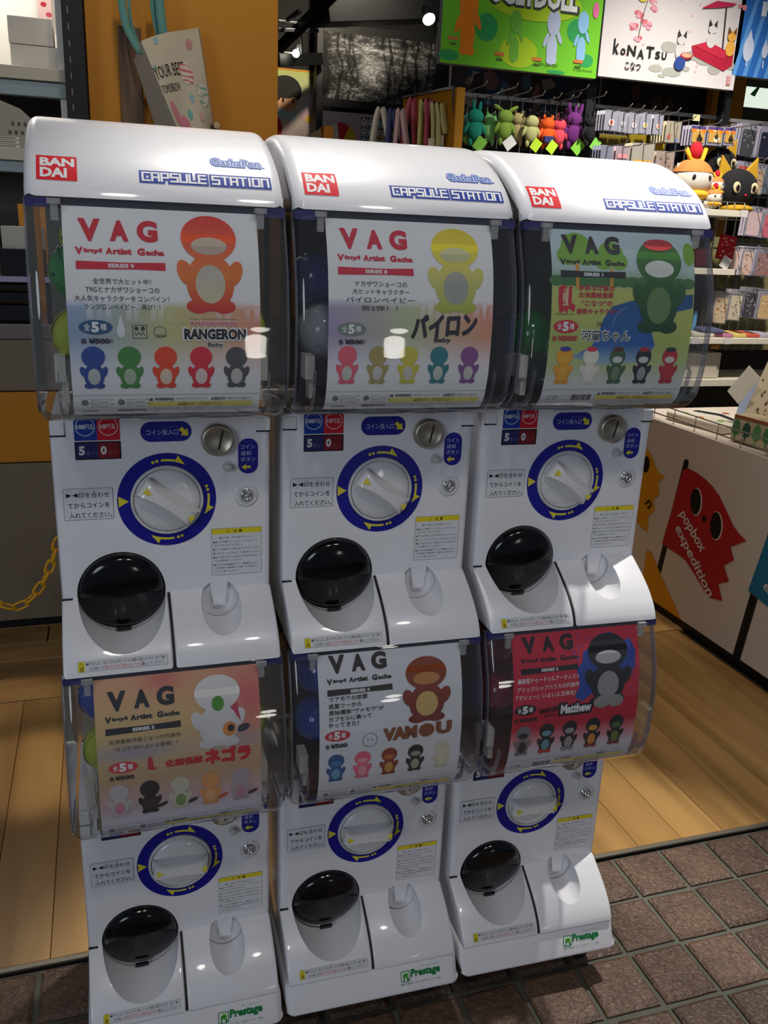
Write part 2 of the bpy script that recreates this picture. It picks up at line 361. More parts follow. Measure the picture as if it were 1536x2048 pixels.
# wooden floor: a dark sub-floor that carries the planks
PLK = wood('maple_planks', '#8f6a3c', '#bd9459', 0.33, (9, 1.2, 9), 0.22)
sub = MB().box((1.0, 4.1, -0.02), (7.0, 7.82, 0.02)); floor = struct('floor', sub.mesh('floor', mat('joint_dark', '#33261a', 0.8)))
def plank_mesh(w, l):
    b = MB(); x, y, h = w / 2, l / 2, 0.006
    b.add([(-x, -y, -0.010), (x, -y, -0.010), (x, y, -0.010), (-x, y, -0.010), (-x, -y, -0.0012), (x, -y, -0.0012), (x, y, -0.0012), (-x, y, -0.0012), (-x + .001, -y + .001, 0), (x - .001, -y + .001, 0), (x - .001, y - .001, 0), (-x + .001, y - .001, 0)],
          [(0, 1, 5, 4), (1, 2, 6, 5), (2, 3, 7, 6), (3, 0, 4, 7), (4, 5, 9, 8), (5, 6, 10, 9), (6, 7, 11, 10), (7, 4, 8, 11), (8, 9, 10, 11), (3, 2, 1, 0)])
    return b.mesh('plank', PLK)
pm = plank_mesh(0.1085, 0.948)
for i in range(-16, 9):
    x = 0.931 + 0.1095 * i + (0.0 if i > -10 else 0)
    if x > 1.78: continue
    put('plank', pm, floor, loc=(x, 0.195 + 0.474, 0))
for i in range(9, 12): put('plank', pm, floor, loc=(0.931 + 0.1095 * i, 0.669, 0))
pm2 = plank_mesh(0.118, 1.2)
for r in range(8):
    for k in range(4):
        o = put('plank', pm2, floor, loc=(-0.9 + 1.205 * k + (0.37 * r) % 0.8 - 0.3, 1.148 + 0.0605 + 0.1205 * r, 0)); o.rotation_euler = (0, 0, math.pi / 2)
gm = MB().box((1.0, 5.05, -0.0052), (6.9, 5.9, 0.01)).mesh('boards_beyond', PLK); put('boards_beyond', gm, floor)['kind'] = 'stuff'
# threshold strip
struct('trim_1', MB().box((0.6, 0.188, -0.001), (3.4, 0.010, 0.004)).mesh('threshold', mat('threshold_metal', '#8a857a', 0.4, 0.7)))
# tiled pavement in front
def tile_mat():
    m = bpy.data.materials.new('glazed_brick_tile'); m.use_nodes = True; nt = m.node_tree; N = nt.nodes; L = nt.links; b = N['Principled BSDF']
    tc = N.new('ShaderNodeTexCoord'); oi = N.new('ShaderNodeObjectInfo'); ad = N.new('ShaderNodeVectorMath'); ad.operation = 'ADD'
    cm = N.new('ShaderNodeCombineXYZ'); ml = N.new('ShaderNodeMath'); ml.operation = 'MULTIPLY'; ml.inputs[1].default_value = 50; L.new(oi.outputs['Random'], ml.inputs[0])
    L.new(ml.outputs[0], cm.inputs[0]); L.new(ml.outputs[0], cm.inputs[1]); L.new(tc.outputs['Object'], ad.inputs[0]); L.new(cm.outputs[0], ad.inputs[1])
    n = N.new('ShaderNodeTexNoise'); n.inputs['Scale'].default_value = 120; n.inputs['Detail'].default_value = 6; n.inputs['Distortion'].default_value = 1.0
    n2 = N.new('ShaderNodeTexNoise'); n2.inputs['Scale'].default_value = 14; n2.inputs['Detail'].default_value = 3
    for q in (n, n2): L.new(ad.outputs[0], q.inputs['Vector'])
    cr = N.new('ShaderNodeValToRGB'); cr.color_ramp.elements[0].position = 0.3; cr.color_ramp.elements[0].color = (*C('#3a2b25'), 1)
    cr.color_ramp.elements[1].position = 0.72; cr.color_ramp.elements[1].color = (*C('#78604f'), 1)
    mi = N.new('ShaderNodeMath'); mi.operation = 'MULTIPLY_ADD'; mi.inputs[1].default_value = 0.6; L.new(n.outputs[0], mi.inputs[0])
    m2 = N.new('ShaderNodeMath'); m2.operation = 'MULTIPLY'; m2.inputs[1].default_value = 0.4; L.new(n2.outputs[0], m2.inputs[0]); L.new(m2.outputs[0], mi.inputs[2]); L.new(mi.outputs[0], cr.inputs[0])
    mr = N.new('ShaderNodeMapRange'); mr.inputs[3].default_value = 0.75; mr.inputs[4].default_value = 1.15; L.new(oi.outputs['Random'], mr.inputs[0])
    mx = N.new('ShaderNodeMix'); mx.data_type = 'RGBA'; mx.blend_type = 'MULTIPLY'; mx.inputs[0].default_value = 1; L.new(cr.outputs[0], mx.inputs[6]); L.new(mr.outputs[0], mx.inputs[7]); L.new(mx.outputs[2], b.inputs['Base Color'])
    b.inputs['Roughness'].default_value = 0.36
    bp = N.new('ShaderNodeBump'); bp.inputs['Strength'].default_value = 0.9; bp.inputs['Distance'].default_value = 0.004; L.new(n.outputs[0], bp.inputs['Height']); L.new(bp.outputs[0], b.inputs['Normal'])
    return m
pav = struct('floor_tiled', MB().box((0.5, -0.75, -0.018), (3.6, 1.86, 0.02)).mesh('grout', mat('grout', '#5a5c52', 0.8, vary=0.3, bscale=30)))
def tile_mesh():
    b = MB(); x, y = 0.0525, 0.0545; k = 5; vs = []; fs = []
    rnd = random.Random(3)
    for j in range(k):
        for i in range(k):
            u, v = -1 + 2 * i / (k - 1), -1 + 2 * j / (k - 1); e = max(abs(u), abs(v)) > 0.99
            vs.append((u * x + rnd.uniform(-1, 1) * 0.0008, v * y + rnd.uniform(-1, 1) * 0.0008, -0.004 if e else rnd.uniform(-0.0008, 0.0008)))
    for j in range(k - 1):
        for i in range(k - 1): fs.append((j * k + i, j * k + i + 1, (j + 1) * k + i + 1, (j + 1) * k + i))
    # pull the second ring out so that the worn rim is narrow
    for j in range(k):
        for i in range(k):
            a, b2, c = vs[j * k + i]
            if i in (1, k - 2): a *= 1.75
            if j in (1, k - 2): b2 *= 1.75
            vs[j * k + i] = (a, b2, c)
    b.add(vs, fs, 0, False)
    ed = [i for i in range(k)] + [j * k + k - 1 for j in range(1, k)] + [(k - 1) * k + i for i in range(k - 2, -1, -1)] + [j * k for j in range(k - 2, 0, -1)]
    low = [(vs[q][0], vs[q][1], -0.010) for q in ed]; o = len(b.v); b.v += low; n = len(ed)
    for i in range(n): b.f.append((ed[i], ed[(i + 1) % n], o + (i + 1) % n, o + i)); b.m.append(0); b.sm.append(False)
    return b.mesh('tile', tile_mat())
tm = tile_mesh()
for j in range(9):
    for i in range(-13, 8):
        o = put('tile', tm, pav, loc=(0.908 + 0.05725 + 0.1145 * i + 0.0025 * j, 0.060 + 0.06 - 0.12 * j + 0.002 * random.uniform(-1, 1), 0.0))
        o.rotation_euler = (0, 0, random.choice((0, math.pi)) + random.uniform(-.012, .012))
# ceiling and far walls
DARK = mat('ceiling_black', '#1c1d1f', 0.8); STEEL = mat('duct_grey', '#55585c', 0.45, 0.6)
struct('ceiling', MB().box((1.2, 4.3, 3.35), (8.0, 7.2, 0.05)).mesh('ceiling', DARK))
struct('wall_back', MB().box((1.5, 5.27, 1.6), (9.0, 0.1, 3.6)).mesh('wall_back', mat('wall_back_dark', '#0f1012', 0.8)))
struct('wall_left', MB().box((-2.6, 4.9, 1.6), (0.1, 6.2, 3.4)).mesh('wall_left', mat('wall_left_white', '#cfcac0', 0.7)))
struct('wall_right', MB().box((4.9, 4.6, 1.6), (0.1, 6.8, 3.4)).mesh('wall_right', mat('wall_right_grey', '#77736a', 0.7)))
# ================================================================== CAPSULE MACHINES
XC = -0.0015; HW = 0.140; PITCH = 0.58
COVER = clear('clear_plastic', (0.93, 0.94, 0.95), 0.03, 1.6, 0.03)
EDGE = clear('clear_plastic_edge', (0.78, 0.78, 0.84), 0.08, 2.4, 0.12, (0.60, 0.60, 0.70))
RAIL = clear('smoked_rail', (0.30, 0.32, 0.40), 0.05, 1.8, 0.5, (0.05, 0.06, 0.10))
# --- shared part meshes (profile of the body, z measured from the dial centre)
cylA = MB().lathe([(0.0575, -0.03), (0.0575, 0.12)], (-0.064, 0, -0.1275), n=64).mesh('c', [])
cylB = MB().lathe([(0.0272, -0.006), (0.0272, 0.12)], (0.066, 0, -0.1485), n=48).mesh('c', [])
def cut(m): return boolean(m, [cylA.copy(), cylB.copy()], [WHITE])
SK = [(0.0, -0.132)] + smooth_pts([(-0.0166, -0.1415), (-0.0369, -0.1535), (-0.0576, -0.1685), (-0.0745, -0.1855), (-0.0835, -0.2005)], 3) + [(-0.085, -0.2065), (0.004, -0.2065), (0.004, -0.132)]
M_body = cut(rex([(0, 0.112), (0.2, 0.112), (0.2, -0.2063), (0, -0.2063)], XC - HW, XC + HW, 0.008))
M_door = cut(rex(SK, XC - HW, -0.0040, 0.004)); M_apron = cut(rex(SK, -0.0015, XC + HW, 0.004))
BP = fillet([(-0.081, -0.2078), (-0.101, -0.2555), (0.2, -0.2555), (0.2, -0.2078)], {1}, 0.006)
M_base = autosmooth(rex(BP, XC - 0.1445, XC + 0.1445, 0.012)); M_base.materials.append(WHITE)
CAPF = smooth_pts([(-0.0835, 0.3738), (-0.079, 0.384), (-0.070, 0.396), (-0.0585, 0.4077), (-0.044, 0.419), (-0.028, 0.429), (-0.010, 0.4385), (0.010, 0.4475), (0.033, 0.4565), (0.06, 0.4645), (0.09, 0.4695), (0.13, 0.472), (0.17, 0.470), (0.195, 0.460), (0.205, 0.440)], 3)
CAPP = CAPF + [(0.205, 0.3738)]
M_cap = autosmooth(rex(CAPP, XC - 0.1425, XC + 0.1425, 0.013, 5)); M_cap.materials.append(WHITE)
DOME = smooth_pts([(-0.081, 0.3735), (-0.084, 0.362), (-0.0945, 0.336), (-0.106, 0.305), (-0.112, 0.276), (-0.1155, 0.246), (-0.1155, 0.2156), (-0.1145, 0.185), (-0.107, 0.1520), (-0.097, 0.1375), (-0.082, 0.1275), (-0.05, 0.1210), (-0.002, 0.1180)], 3)
def dome_shell():
    mb = MB(); r = 0.013; w = 0.1425; seg = 5; rows = []
    n = len(DOME)
    P = DOME
    nv = []
    for i in range(n):
        a = np.array(P[max(i - 1, 0)]); b = np.array(P[min(i + 1, n - 1)]); d = (b - a) / np.linalg.norm(b - a); nv.append((d[1], -d[0]))
    xs = [(-w, r)] + [(-w + r - r * math.cos(math.pi / 2 * k / seg), r - r * math.sin(math.pi / 2 * k / seg)) for k in range(seg + 1)]
    xs = xs[1:]; full = xs + [(-x, i) for x, i in reversed(xs)]
    m = len(full); vs = []
    for x, ins in full: vs += [(XC + x, P[i][0] - nv[i][0] * ins, P[i][1] - nv[i][1] * ins) for i in range(n)]
    mb.add(vs, [(j * n + i, j * n + i + 1, (j + 1) * n + i + 1, (j + 1) * n + i) for j in range(m - 1) for i in range(n - 1)], 0, True)
    for sgn, j in ((-1, 0), (1, m - 1)):                          # side walls running back
        q = vs[j * n:(j + 1) * n]; bk = [(XC + sgn * w, 0.2, p[2]) for p in q]
        mb.add(q + bk, [(i, i + 1, n + i + 1, n + i) for i in range(n - 1)], 0, False)
    mb.add([(XC - w, 0.2, 0.3735), (XC + w, 0.2, 0.3735), (XC + w, 0.2, 0.1180), (XC - w, 0.2, 0.1180)], [(0, 1, 2, 3)], 0)
    return mb.mesh('display_cover', COVER)
M_dome = dome_shell()
def ribbon(P, x0, x1, d0, d1, mats):         # solid strip following a profile, between depths d0 and d1 below it
    f, A = prof_surf(P); n = len(P); mb = MB(); vs = []
    for i in range(n):
        for x, d in ((x0, d0), (x1, d0), (x1, d1), (x0, d1)): vs.append(tuple(float(q) for q in f(x, -A[i], -d)))
    fs = [(i * 4 + k, i * 4 + (k + 1) % 4, (i + 1) * 4 + (k + 1) % 4, (i + 1) * 4 + k) for i in range(n - 1) for k in range(4)] + [(0, 1, 2, 3), tuple((n - 1) * 4 + k for k in (3, 2, 1, 0))]
    mb.add(vs, fs); return mb.mesh('ribbon', mats)
M_edge = [ribbon(DOME, XC + s * 0.1425 - 0.0015, XC + s * 0.1425 + 0.0015, 0.010, 0.019, EDGE) for s in (-1, 1)]
M_edge2 = [ribbon(DOME[21:-3], XC + s * 0.119 - 0.001, XC + s * 0.119 + 0.001, 0.004, 0.012, EDGE) for s in (-1, 1)]
mb = MB(); mb.box((XC, -0.0775, 0.368), (0.262, 0.004, 0.0105)); M_rail = mb.mesh('top_rail', RAIL)
VIO = mat('corner_violet', '#36366a', 0.3, coat=0.4)
M_corner = []
for s in (-1, 1): M_corner.append(MB().box((XC + s * 0.1285, -0.0765, 0.3675), (0.026, 0.012, 0.0105)).mesh('rail_corner', VIO))
CLIPM = clear('clip_plastic', (0.85, 0.86, 0.88), 0.1, 1.6, 0.35, (0.6, 0.6, 0.6))
M_clip = [MB().box((XC + s * 0.112, -0.087, 0.360), (0.008, 0.006, 0.022)).box((XC + s * 0.112, -0.089, 0.369), (0.014, 0.006, 0.006)).mesh('clip', CLIPM) for s in (-1, 1)]
BRK = mat('bracket_white', '#d8d8cc', 0.5)
M_brk = [MB().box((XC + s * 0.118, -0.055, 0.185), (0.012, 0.03, 0.030)).box((XC + s * 0.114, -0.055, 0.160), (0.008, 0.02, 0.030)).mesh('poster_bracket', BRK) for s in (-1, 1)]
def bin_mesh(m_):                            # the hopper that holds the capsules: clear cheeks, tinted back and floor
    b = MB(); b.box((XC, 0.190, 0.243), (0.270, 0.004, 0.25)); b.box((XC, 0.06, 0.127), (0.226, 0.25, 0.004)); b.box((XC, 0.07, 0.366), (0.226, 0.24, 0.004)); return b.mesh('capsule_hopper', m_)
# dial
M_dplate = None
def arc_arrow(ink, a0, a1, r, c):            # curved arrow with a one-sided head plus two dots behind, clockwise
    w = 0.0030; n = 8; P1 = []; P2 = []
    for k in range(n + 1):
        a = math.radians(a0 + (a1 - a0) * k / n); P1.append(((r + w / 2) * math.cos(a), (r + w / 2) * math.sin(a))); P2.append(((r - w / 2) * math.cos(a), (r - w / 2) * math.sin(a)))
    for k in range(n): ink.poly([P1[k], P1[k + 1], P2[k + 1], P2[k]], c, 2)
    ae = math.radians(a1); t = np.array([math.sin(ae), -math.cos(ae)]); rr = np.array([math.cos(ae), math.sin(ae)])
    b = rr * (r - w / 2)
    ink.poly([b - t * 0.0105 + rr * 0.0085, b + t * 0.0030, b - t * 0.0110], c, 2)
    for k, d in ((1, 5.5), (2, 11)):
        a = math.radians(a0 + d); ink.ell(r * math.cos(a), r * math.sin(a), 0.0021, 0.0021, c, 2, 14)
ink = Ink(); ink.ring(0, 0, 0.045, 0.0643, NAVY, 1)
arc_arrow(ink, 97, 66, 0.0545, YEL); arc_arrow(ink, 7, -22, 0.0545, YEL); arc_arrow(ink, -82, -112, 0.0545, YEL)
ink.poly([(-0.0625, 0.0075), (-0.0625, -0.0075), (-0.0495, 0)], YEL, 2)
M_dplate = ink.mesh('dial_plate', flat_y(-0.0004), PRINTG)
M_bezel = MB().lathe([(0.0475, 0.0), (0.0475, 0.003), (0.0455, 0.0055), (0.0440, 0.0045), (0.0435, 0.0)], n=64, caps=False).mesh('dial_bezel', mat('bezel_white', '#d2d2d0', 0.3, coat=0.3))
KNOBM = mat('knob_ivory', '#dedede', 0.25, coat=0.5)
def knob_mesh():
    b = MB(); b.lathe([(0.0425, 0.0), (0.0425, 0.004), (0.0400, 0.0068), (0.030, 0.0085), (0.0, 0.0092)], n=64, caps=False)
    return b.mesh('dial_knob', KNOBM)
def grip_mesh():
    b = MB(); n = 14; rings = []
    for k in range(n + 1):
        t = -1 + 2 * k / n; x = 0.0405 * t; h = 0.024 + 0.003 * (1 - t * t) if abs(t) < 0.98 else 0.018
        wb = 0.0185 * math.sqrt(max(0.0, 1 - (t * 0.80) ** 2)); wt = 0.0075 + 0.006 * t * t
        rings.append([(x, -0.004, -wb), (x, -h * 0.75, -wt - 0.002), (x, -h, -wt + 0.002), (x, -h, wt - 0.002), (x, -h * 0.75, wt + 0.002), (x, -0.004, wb)])
    vs = [p for r in rings for p in r]; fs = [(i * 6 + j, i * 6 + (j + 1) % 6, (i + 1) * 6 + (j + 1) % 6, (i + 1) * 6 + j) for i in range(n) for j in range(6)] + [tuple(range(6)), tuple(n * 6 + j for j in range(5, -1, -1))]
    b.add(vs, fs, 0, True); m = b.mesh('grip', KNOBM); return autosmooth(m, 50)
M_knob, M_grip = knob_mesh(), grip_mesh()
YM = mat('marker_yellow', YEL, 0.35)
M_mark = [MB().prism([(-0.006, 0.005), (-0.006, -0.005), (0.0045, 0.0)] if s < 0 else [(0.004, 0.005), (0.004, -0.005), (-0.004, 0.0)], lambda u, v, k, s=s: (u + s * (0.0335 if s > 0 else 0.030), -0.0245 - 0.0022 * k, v)).mesh('arrow_mark', YM) for s in (-1, 1)]
# coin entry, button, lock
NICK = mat('brushed_nickel', '#b5ad9c', 0.32, 0.9, bump=0.15, bscale=900); CHR = mat('chrome', '#d8d8d8', 0.12, 1.0); BLK = mat('slot_black', '#0a0a0b', 0.6)
M_coin = MB().lathe([(0.0215, 0.0), (0.0215, 0.010), (0.0200, 0.0120), (0.0175, 0.0120), (0.0165, 0.0108), (0.0, 0.0108)], (0.067, 0, 0.0812), n=48, caps=False).mesh('coin_entry', NICK)
M_slot = MB().box((0.0705, -0.0112, 0.0815), (0.0022, 0.001, 0.0245), rot=Matrix.Rotation(math.radians(13), 3, 'Y')).mesh('coin_slit', BLK)
M_btn = MB().lathe([(0.0048, 0.0), (0.0048, 0.009), (0.004, 0.0100), (0.0, 0.0102)], (0.0815, 0, 0.0425), n=20, caps=False).lathe([(0.0075, 0.0), (0.0070, 0.0012), (0.0060, 0.0)], (0.0815, 0, 0.0425), n=24, caps=False).mesh('return_button', mat('button_grey', '#bdbdbd', 0.3))
M_lock = MB().lathe([(0.0155, 0.0), (0.0150, 0.0014), (0.0125, 0.0012), (0.0085, -0.0005), (0.0085, 0.0045), (0.0075, 0.0055), (0.0045, 0.0055), (0.0045, 0.0035), (0.0028, 0.0035), (0.0028, 0.0055), (0.0, 0.0055)], (0.1055, 0, 0.0015), n=32, caps=False, mi=0).mesh('lock', CHR)
M_lockr = MB().lathe([(0.0160, 0.0), (0.0155, 0.0018), (0.0130, 0.0016), (0.0092, 0.0002)], (0.1055, 0, 0.0015), n=36, caps=False).mesh('lock_collar', mat('collar_white', '#d8d8da', 0.25, coat=0.4))
# lid of the capsule tray and its cup lining
TILT = Matrix.Rotation(math.radians(10), 3, 'X')
lidp = [(0.0568, -0.006), (0.0568, 0.002), (0.0555, 0.0042)] + [(0.0550 * math.cos(t), 0.0042 + 0.015 * math.sin(t)) for t in [math.radians(a) for a in range(8, 91, 9)]]
SMOKE = mat('smoked_black', '#040405', 0.13)
M_lid = MB().lathe(lidp, (-0.064, 0.006, -0.1275), n=64, caps=False, M=TILT).mesh('capsule_lid', SMOKE)
b = MB(); b.box((-0.064, -0.0035, -0.1795), (0.020, 0.004, 0.0045)); M_lidtab = b.mesh('finger_tab', mat('tab_black', '#101014', 0.4))
M_tongue = MB().prism([(-0.0125 + 0.066, -0.1215), (0.0125 + 0.066, -0.1215), (0.008 + 0.066, -0.158), (-0.008 + 0.066, -0.158)], lambda u, v, k: (u, -0.001 + 0.004 * k, v)).mesh('return_chute', WHITE)
M_door_shade = [ribbon(SK[:-2], -0.0042, -0.0013, 0.0010, 0.0030, BLK), MB().box((XC - 0.133, -0.0010, -0.1325), (0.014, 0.003, 0.0020)).mesh('door_gap_shade', BLK)]  # black strips stand in for the shade inside the door seam
# hinge tabs at the top corners
M_tab = [MB().box((XC + s * 0.1305, -0.0010, 0.1000), (0.0165, 0.003, 0.0165)).mesh('hinge_tab', WHITE) for s in (-1, 1)]
M_hinge_shade = [MB().box((XC + s * 0.1305, -0.0006, 0.0905), (0.019, 0.0016, 0.0022)).mesh('hinge_gap_shade', BLK) for s in (-1, 1)]  # black bars painted as the shade in the hinge grooves
# casters
M_caster = MB().tube([(0, 0, -0.2555), (0, 0, -0.275)], 0.008).box((0, 0.004, -0.279), (0.026, 0.03, 0.016)).mesh('fork', mat('caster_fork', '#26262a', 0.4))
def caster_wheel():
    b = MB(); b.lathe([(0.0, -0.009), (0.019, -0.009), (0.0215, -0.006), (0.0215, 0.006), (0.019, 0.009), (0.0, 0.009)], n=28, caps=False, M=Matrix.Rotation(math.pi / 2, 3, 'Z')); return b.mesh('wheel', mat('caster_rubber', '#1a1a1c', 0.6))
M_wheel = caster_wheel()
# ---- stickers -----------------------------------------------------------------
S = 1.0
def price_label():
    k = Ink(); k.rect(-0.112, 0.0835, -0.0842, 0.1125, '#1c3f9c', 1).rect(-0.0842, 0.0835, -0.0565, 0.1125, '#cc2030', 1)
    k.ring(-0.0985, 0.1015, 0.0111, 0.0119, '#e8ecf4', 2, 40).ring(-0.0703, 0.1015, 0.0111, 0.0119, '#f4e8e8', 2, 40)
    k.text('100', -0.1085, 0.0985, -0.0985, 0.1045, '#f0f0f4', 2, 0.03).text('円玉', -0.0980, 0.0985, -0.0885, 0.1045, '#f0f0f4', 2, 0.01)
    k.text('10', -0.0800, 0.0985, -0.0735, 0.1045, '#f4f0f0', 2, 0.03).text('円玉', -0.0730, 0.0985, -0.0615, 0.1045, '#f4f0f0', 2, 0.01)
    return k.mesh('price_label', flat_y(-0.0005))
def count_label():
    k = Ink(); k.rrect(-0.1122, 0.0585, -0.0560, 0.0822, 0.0012, '#1a1a20', 1).rect(-0.1105, 0.0600, -0.0840, 0.0805, '#2a2e62', 2).rect(-0.0840, 0.0600, -0.0578, 0.0805, '#7e1f28', 2)
    k.text('5', -0.1075, 0.0645, -0.1000, 0.0765, '#d8d8d8', 3, 0.05).text('まい', -0.0985, 0.0645, -0.0860, 0.0700, '#70739e', 3)
    k.text('0', -0.0810, 0.0645, -0.0735, 0.0765, '#d8d8d8', 3, 0.05).text('まい', -0.0715, 0.0645, -0.0600, 0.0700, '#a05a60', 3)
    return k.mesh('count_label', flat_y(-0.0005))
def entry_label():
    k = Ink(); k.rrect(-0.0310, 0.0796, 0.0338, 0.1062, 0.0130, '#23268c', 1, 8)
    k.text('コイン投入口', -0.0235, 0.0885, 0.0165, 0.0960, '#c9cbe6', 2).text('とうにゅうぐち', -0.002, 0.0980, 0.0160, 0.0997, '#8f93c8', 2)
    k.poly([(0.0190, 0.0965), (0.0215, 0.0990), (0.0262, 0.0943), (0.0288, 0.0969), (0.0298, 0.0868), (0.0197, 0.0878), (0.0223, 0.0904), (0.0165 + 0.001, 0.0955)], YEL, 2)
    return k.mesh('coin_entry_label', flat_y(-0.0005))
def return_label():
    k = Ink(); k.rrect(0.0947, 0.0320, 0.1215, 0.0808, 0.0128, '#23268c', 1, 8)
    k.text('コイン', 0.0982, 0.0665, 0.1170, 0.0722, '#c9cbe6', 2).text('返却', 0.0985, 0.0575, 0.1120, 0.0635, '#c9cbe6', 2).text('ボタン', 0.0982, 0.0490, 0.1180, 0.0550, '#c9cbe6', 2)
    k.poly([(0.0992, 0.0413), (0.1050, 0.0458), (0.1050, 0.0430), (0.1115, 0.0430), (0.1115, 0.0396), (0.1050, 0.0396), (0.1050, 0.0368)], YEL, 2)
    return k.mesh('coin_return_label', flat_y(-0.0005))
def align_label():
    k = Ink(); k.rrect(-0.1305, -0.0220, -0.0690, 0.0206, 0.0022, '#77777c', 1).rrect(-0.1300, -0.0215, -0.0695, 0.0201, 0.0020, '#d9dadf', 2)
    k.poly([(-0.1268, 0.0147), (-0.1268, 0.0083), (-0.1200, 0.0115)], INK, 3).poly([(-0.1125, 0.0147), (-0.1125, 0.0083), (-0.1193, 0.0115)], INK, 3)
    k.text('印を合わせ', -0.1115, 0.0078, -0.0735, 0.0152, INK, 3, 0.012).text('てからコインを', -0.1255, -0.0060, -0.0735, 0.0012, INK, 3, 0.012).text('入れてください。', -0.1245, -0.0193, -0.0715, -0.0120, INK, 3, 0.012)
    k.text('しるし', -0.1110, 0.0163, -0.1040, 0.0176, INK, 3).text('あ', -0.0925, 0.0163, -0.0905, 0.0176, INK, 3).text('い', -0.1225, -0.0110, -0.1205, -0.0096, INK, 3)
    return k.mesh('instruction_label', flat_y(-0.0005))
def caution_label():
    k = Ink(); k.rrect(0.0570, -0.1132, 0.1260, -0.0449, 0.0018, '#77777c', 1).rrect(0.0574, -0.1128, 0.1256, -0.0453, 0.0016, '#d9dadf', 2).rrect(0.0574, -0.0528, 0.1256, -0.0453, 0.0016, '#e2cf2a', 3)
    k.text('⚠', 0.0775, -0.0515, 0.0825, -0.0468, INK, 4).text('注 意', 0.0865, -0.0515, 0.0995, -0.0468, INK, 4, 0.012)
    L_ = ['購入の際、必ずお読みください。', '●壊れると危険です。ぶったり、よりかかったり、', 'ゆすったりしないでください。', '●カプセル取出し口の奥へ手を入れないでください。', '●いらなくなったカプセルは、ゴミ箱に捨ててください。', '●続けて回すときは、必ず前のカプセルを取り出して', 'からお金を投入してください。', '●カプセルは包装容器ですので、開封後はただちに', 'お子様(特に3歳未満のお子様)の手の届かない', 'ところへ捨ててください。']
    yy = [-0.0585, -0.0645, -0.0695, -0.0752, -0.0812, -0.0870, -0.0920, -0.0980, -0.1030, -0.1080]
    for i, (t, y) in enumerate(zip(L_, yy)):
        x0 = 0.0675 if i == 0 else (0.0592 if t[0] == '●' else 0.0615); x1 = min(0.1245, x0 + 0.0027 * len(t)); x1 = 0.1150 if i == 0 else x1
        k.text(t, x0, y - 0.0014, x1, y + 0.0015, '#0c0c10', 3, 0.012 if i == 0 else 0.004, 1)
    return k.mesh('caution_label', flat_y(-0.0005))
f_sk, A_sk = prof_surf(SK[:-2]); 
def sk_len(z): 
    P = np.array(SK[:-2]); return float(np.interp(-z, -P[:, 1], A_sk))
def tray_label():
    s0, s1 = sk_len(-0.1885), sk_len(-0.2000); k = Ink(); m_ = -s0; b_ = -s1; h = m_ - b_
    k.rect(-0.1232, b_, -0.0116, m_, '#5c5c62', 1).rect(-0.1229, b_ + 0.0003, -0.0119, m_ - 0.0003, '#d4d5da', 2).rect(-0.1229, b_ + 0.0003, -0.1150, m_ - 0.0003, '#d9c92a', 3)
    k.text('⚠', -0.1208, b_ + h * 0.58, -0.1170, m_ - 0.0012, INK, 4).text('注意', -0.1212, b_ + 0.0012, -0.1166, b_ + h * 0.5, INK, 4, 0.01)
    k.text('●取り出し口に、前のカプセルが残っていると故障の原因になります。続けて購入', -0.1135, b_ + h * 0.56, -0.0135, m_ - 0.0014, '#0c0c10', 3, 0.008, 1)
    k.text('される際は、必ず', -0.1095, b_ + 0.0014, -0.0905, b_ + h * 0.44, '#0c0c10', 3, 0.008, 1).text('前のカプセルを取り出してから', -0.0900, b_ + 0.0012, -0.0450, b_ + h * 0.46, '#d02432', 3, 0.02, 1).text('購入してください。', -0.0445, b_ + 0.0014, -0.0160, b_ + h * 0.44, '#0c0c10', 3, 0.008, 1)
    return k.mesh('tray_notice', lambda u, v, h_: f_sk(u, v, h_ + 0.0004), cuts=[-x for x in A_sk[1:-1]])
LABELS = [('price_label', price_label()), ('count_label', count_label()), ('coin_entry_label', entry_label()), ('coin_return_label', return_label()), ('instruction_label', align_label()), ('caution_label', caution_label())]
M_tray = tray_label()
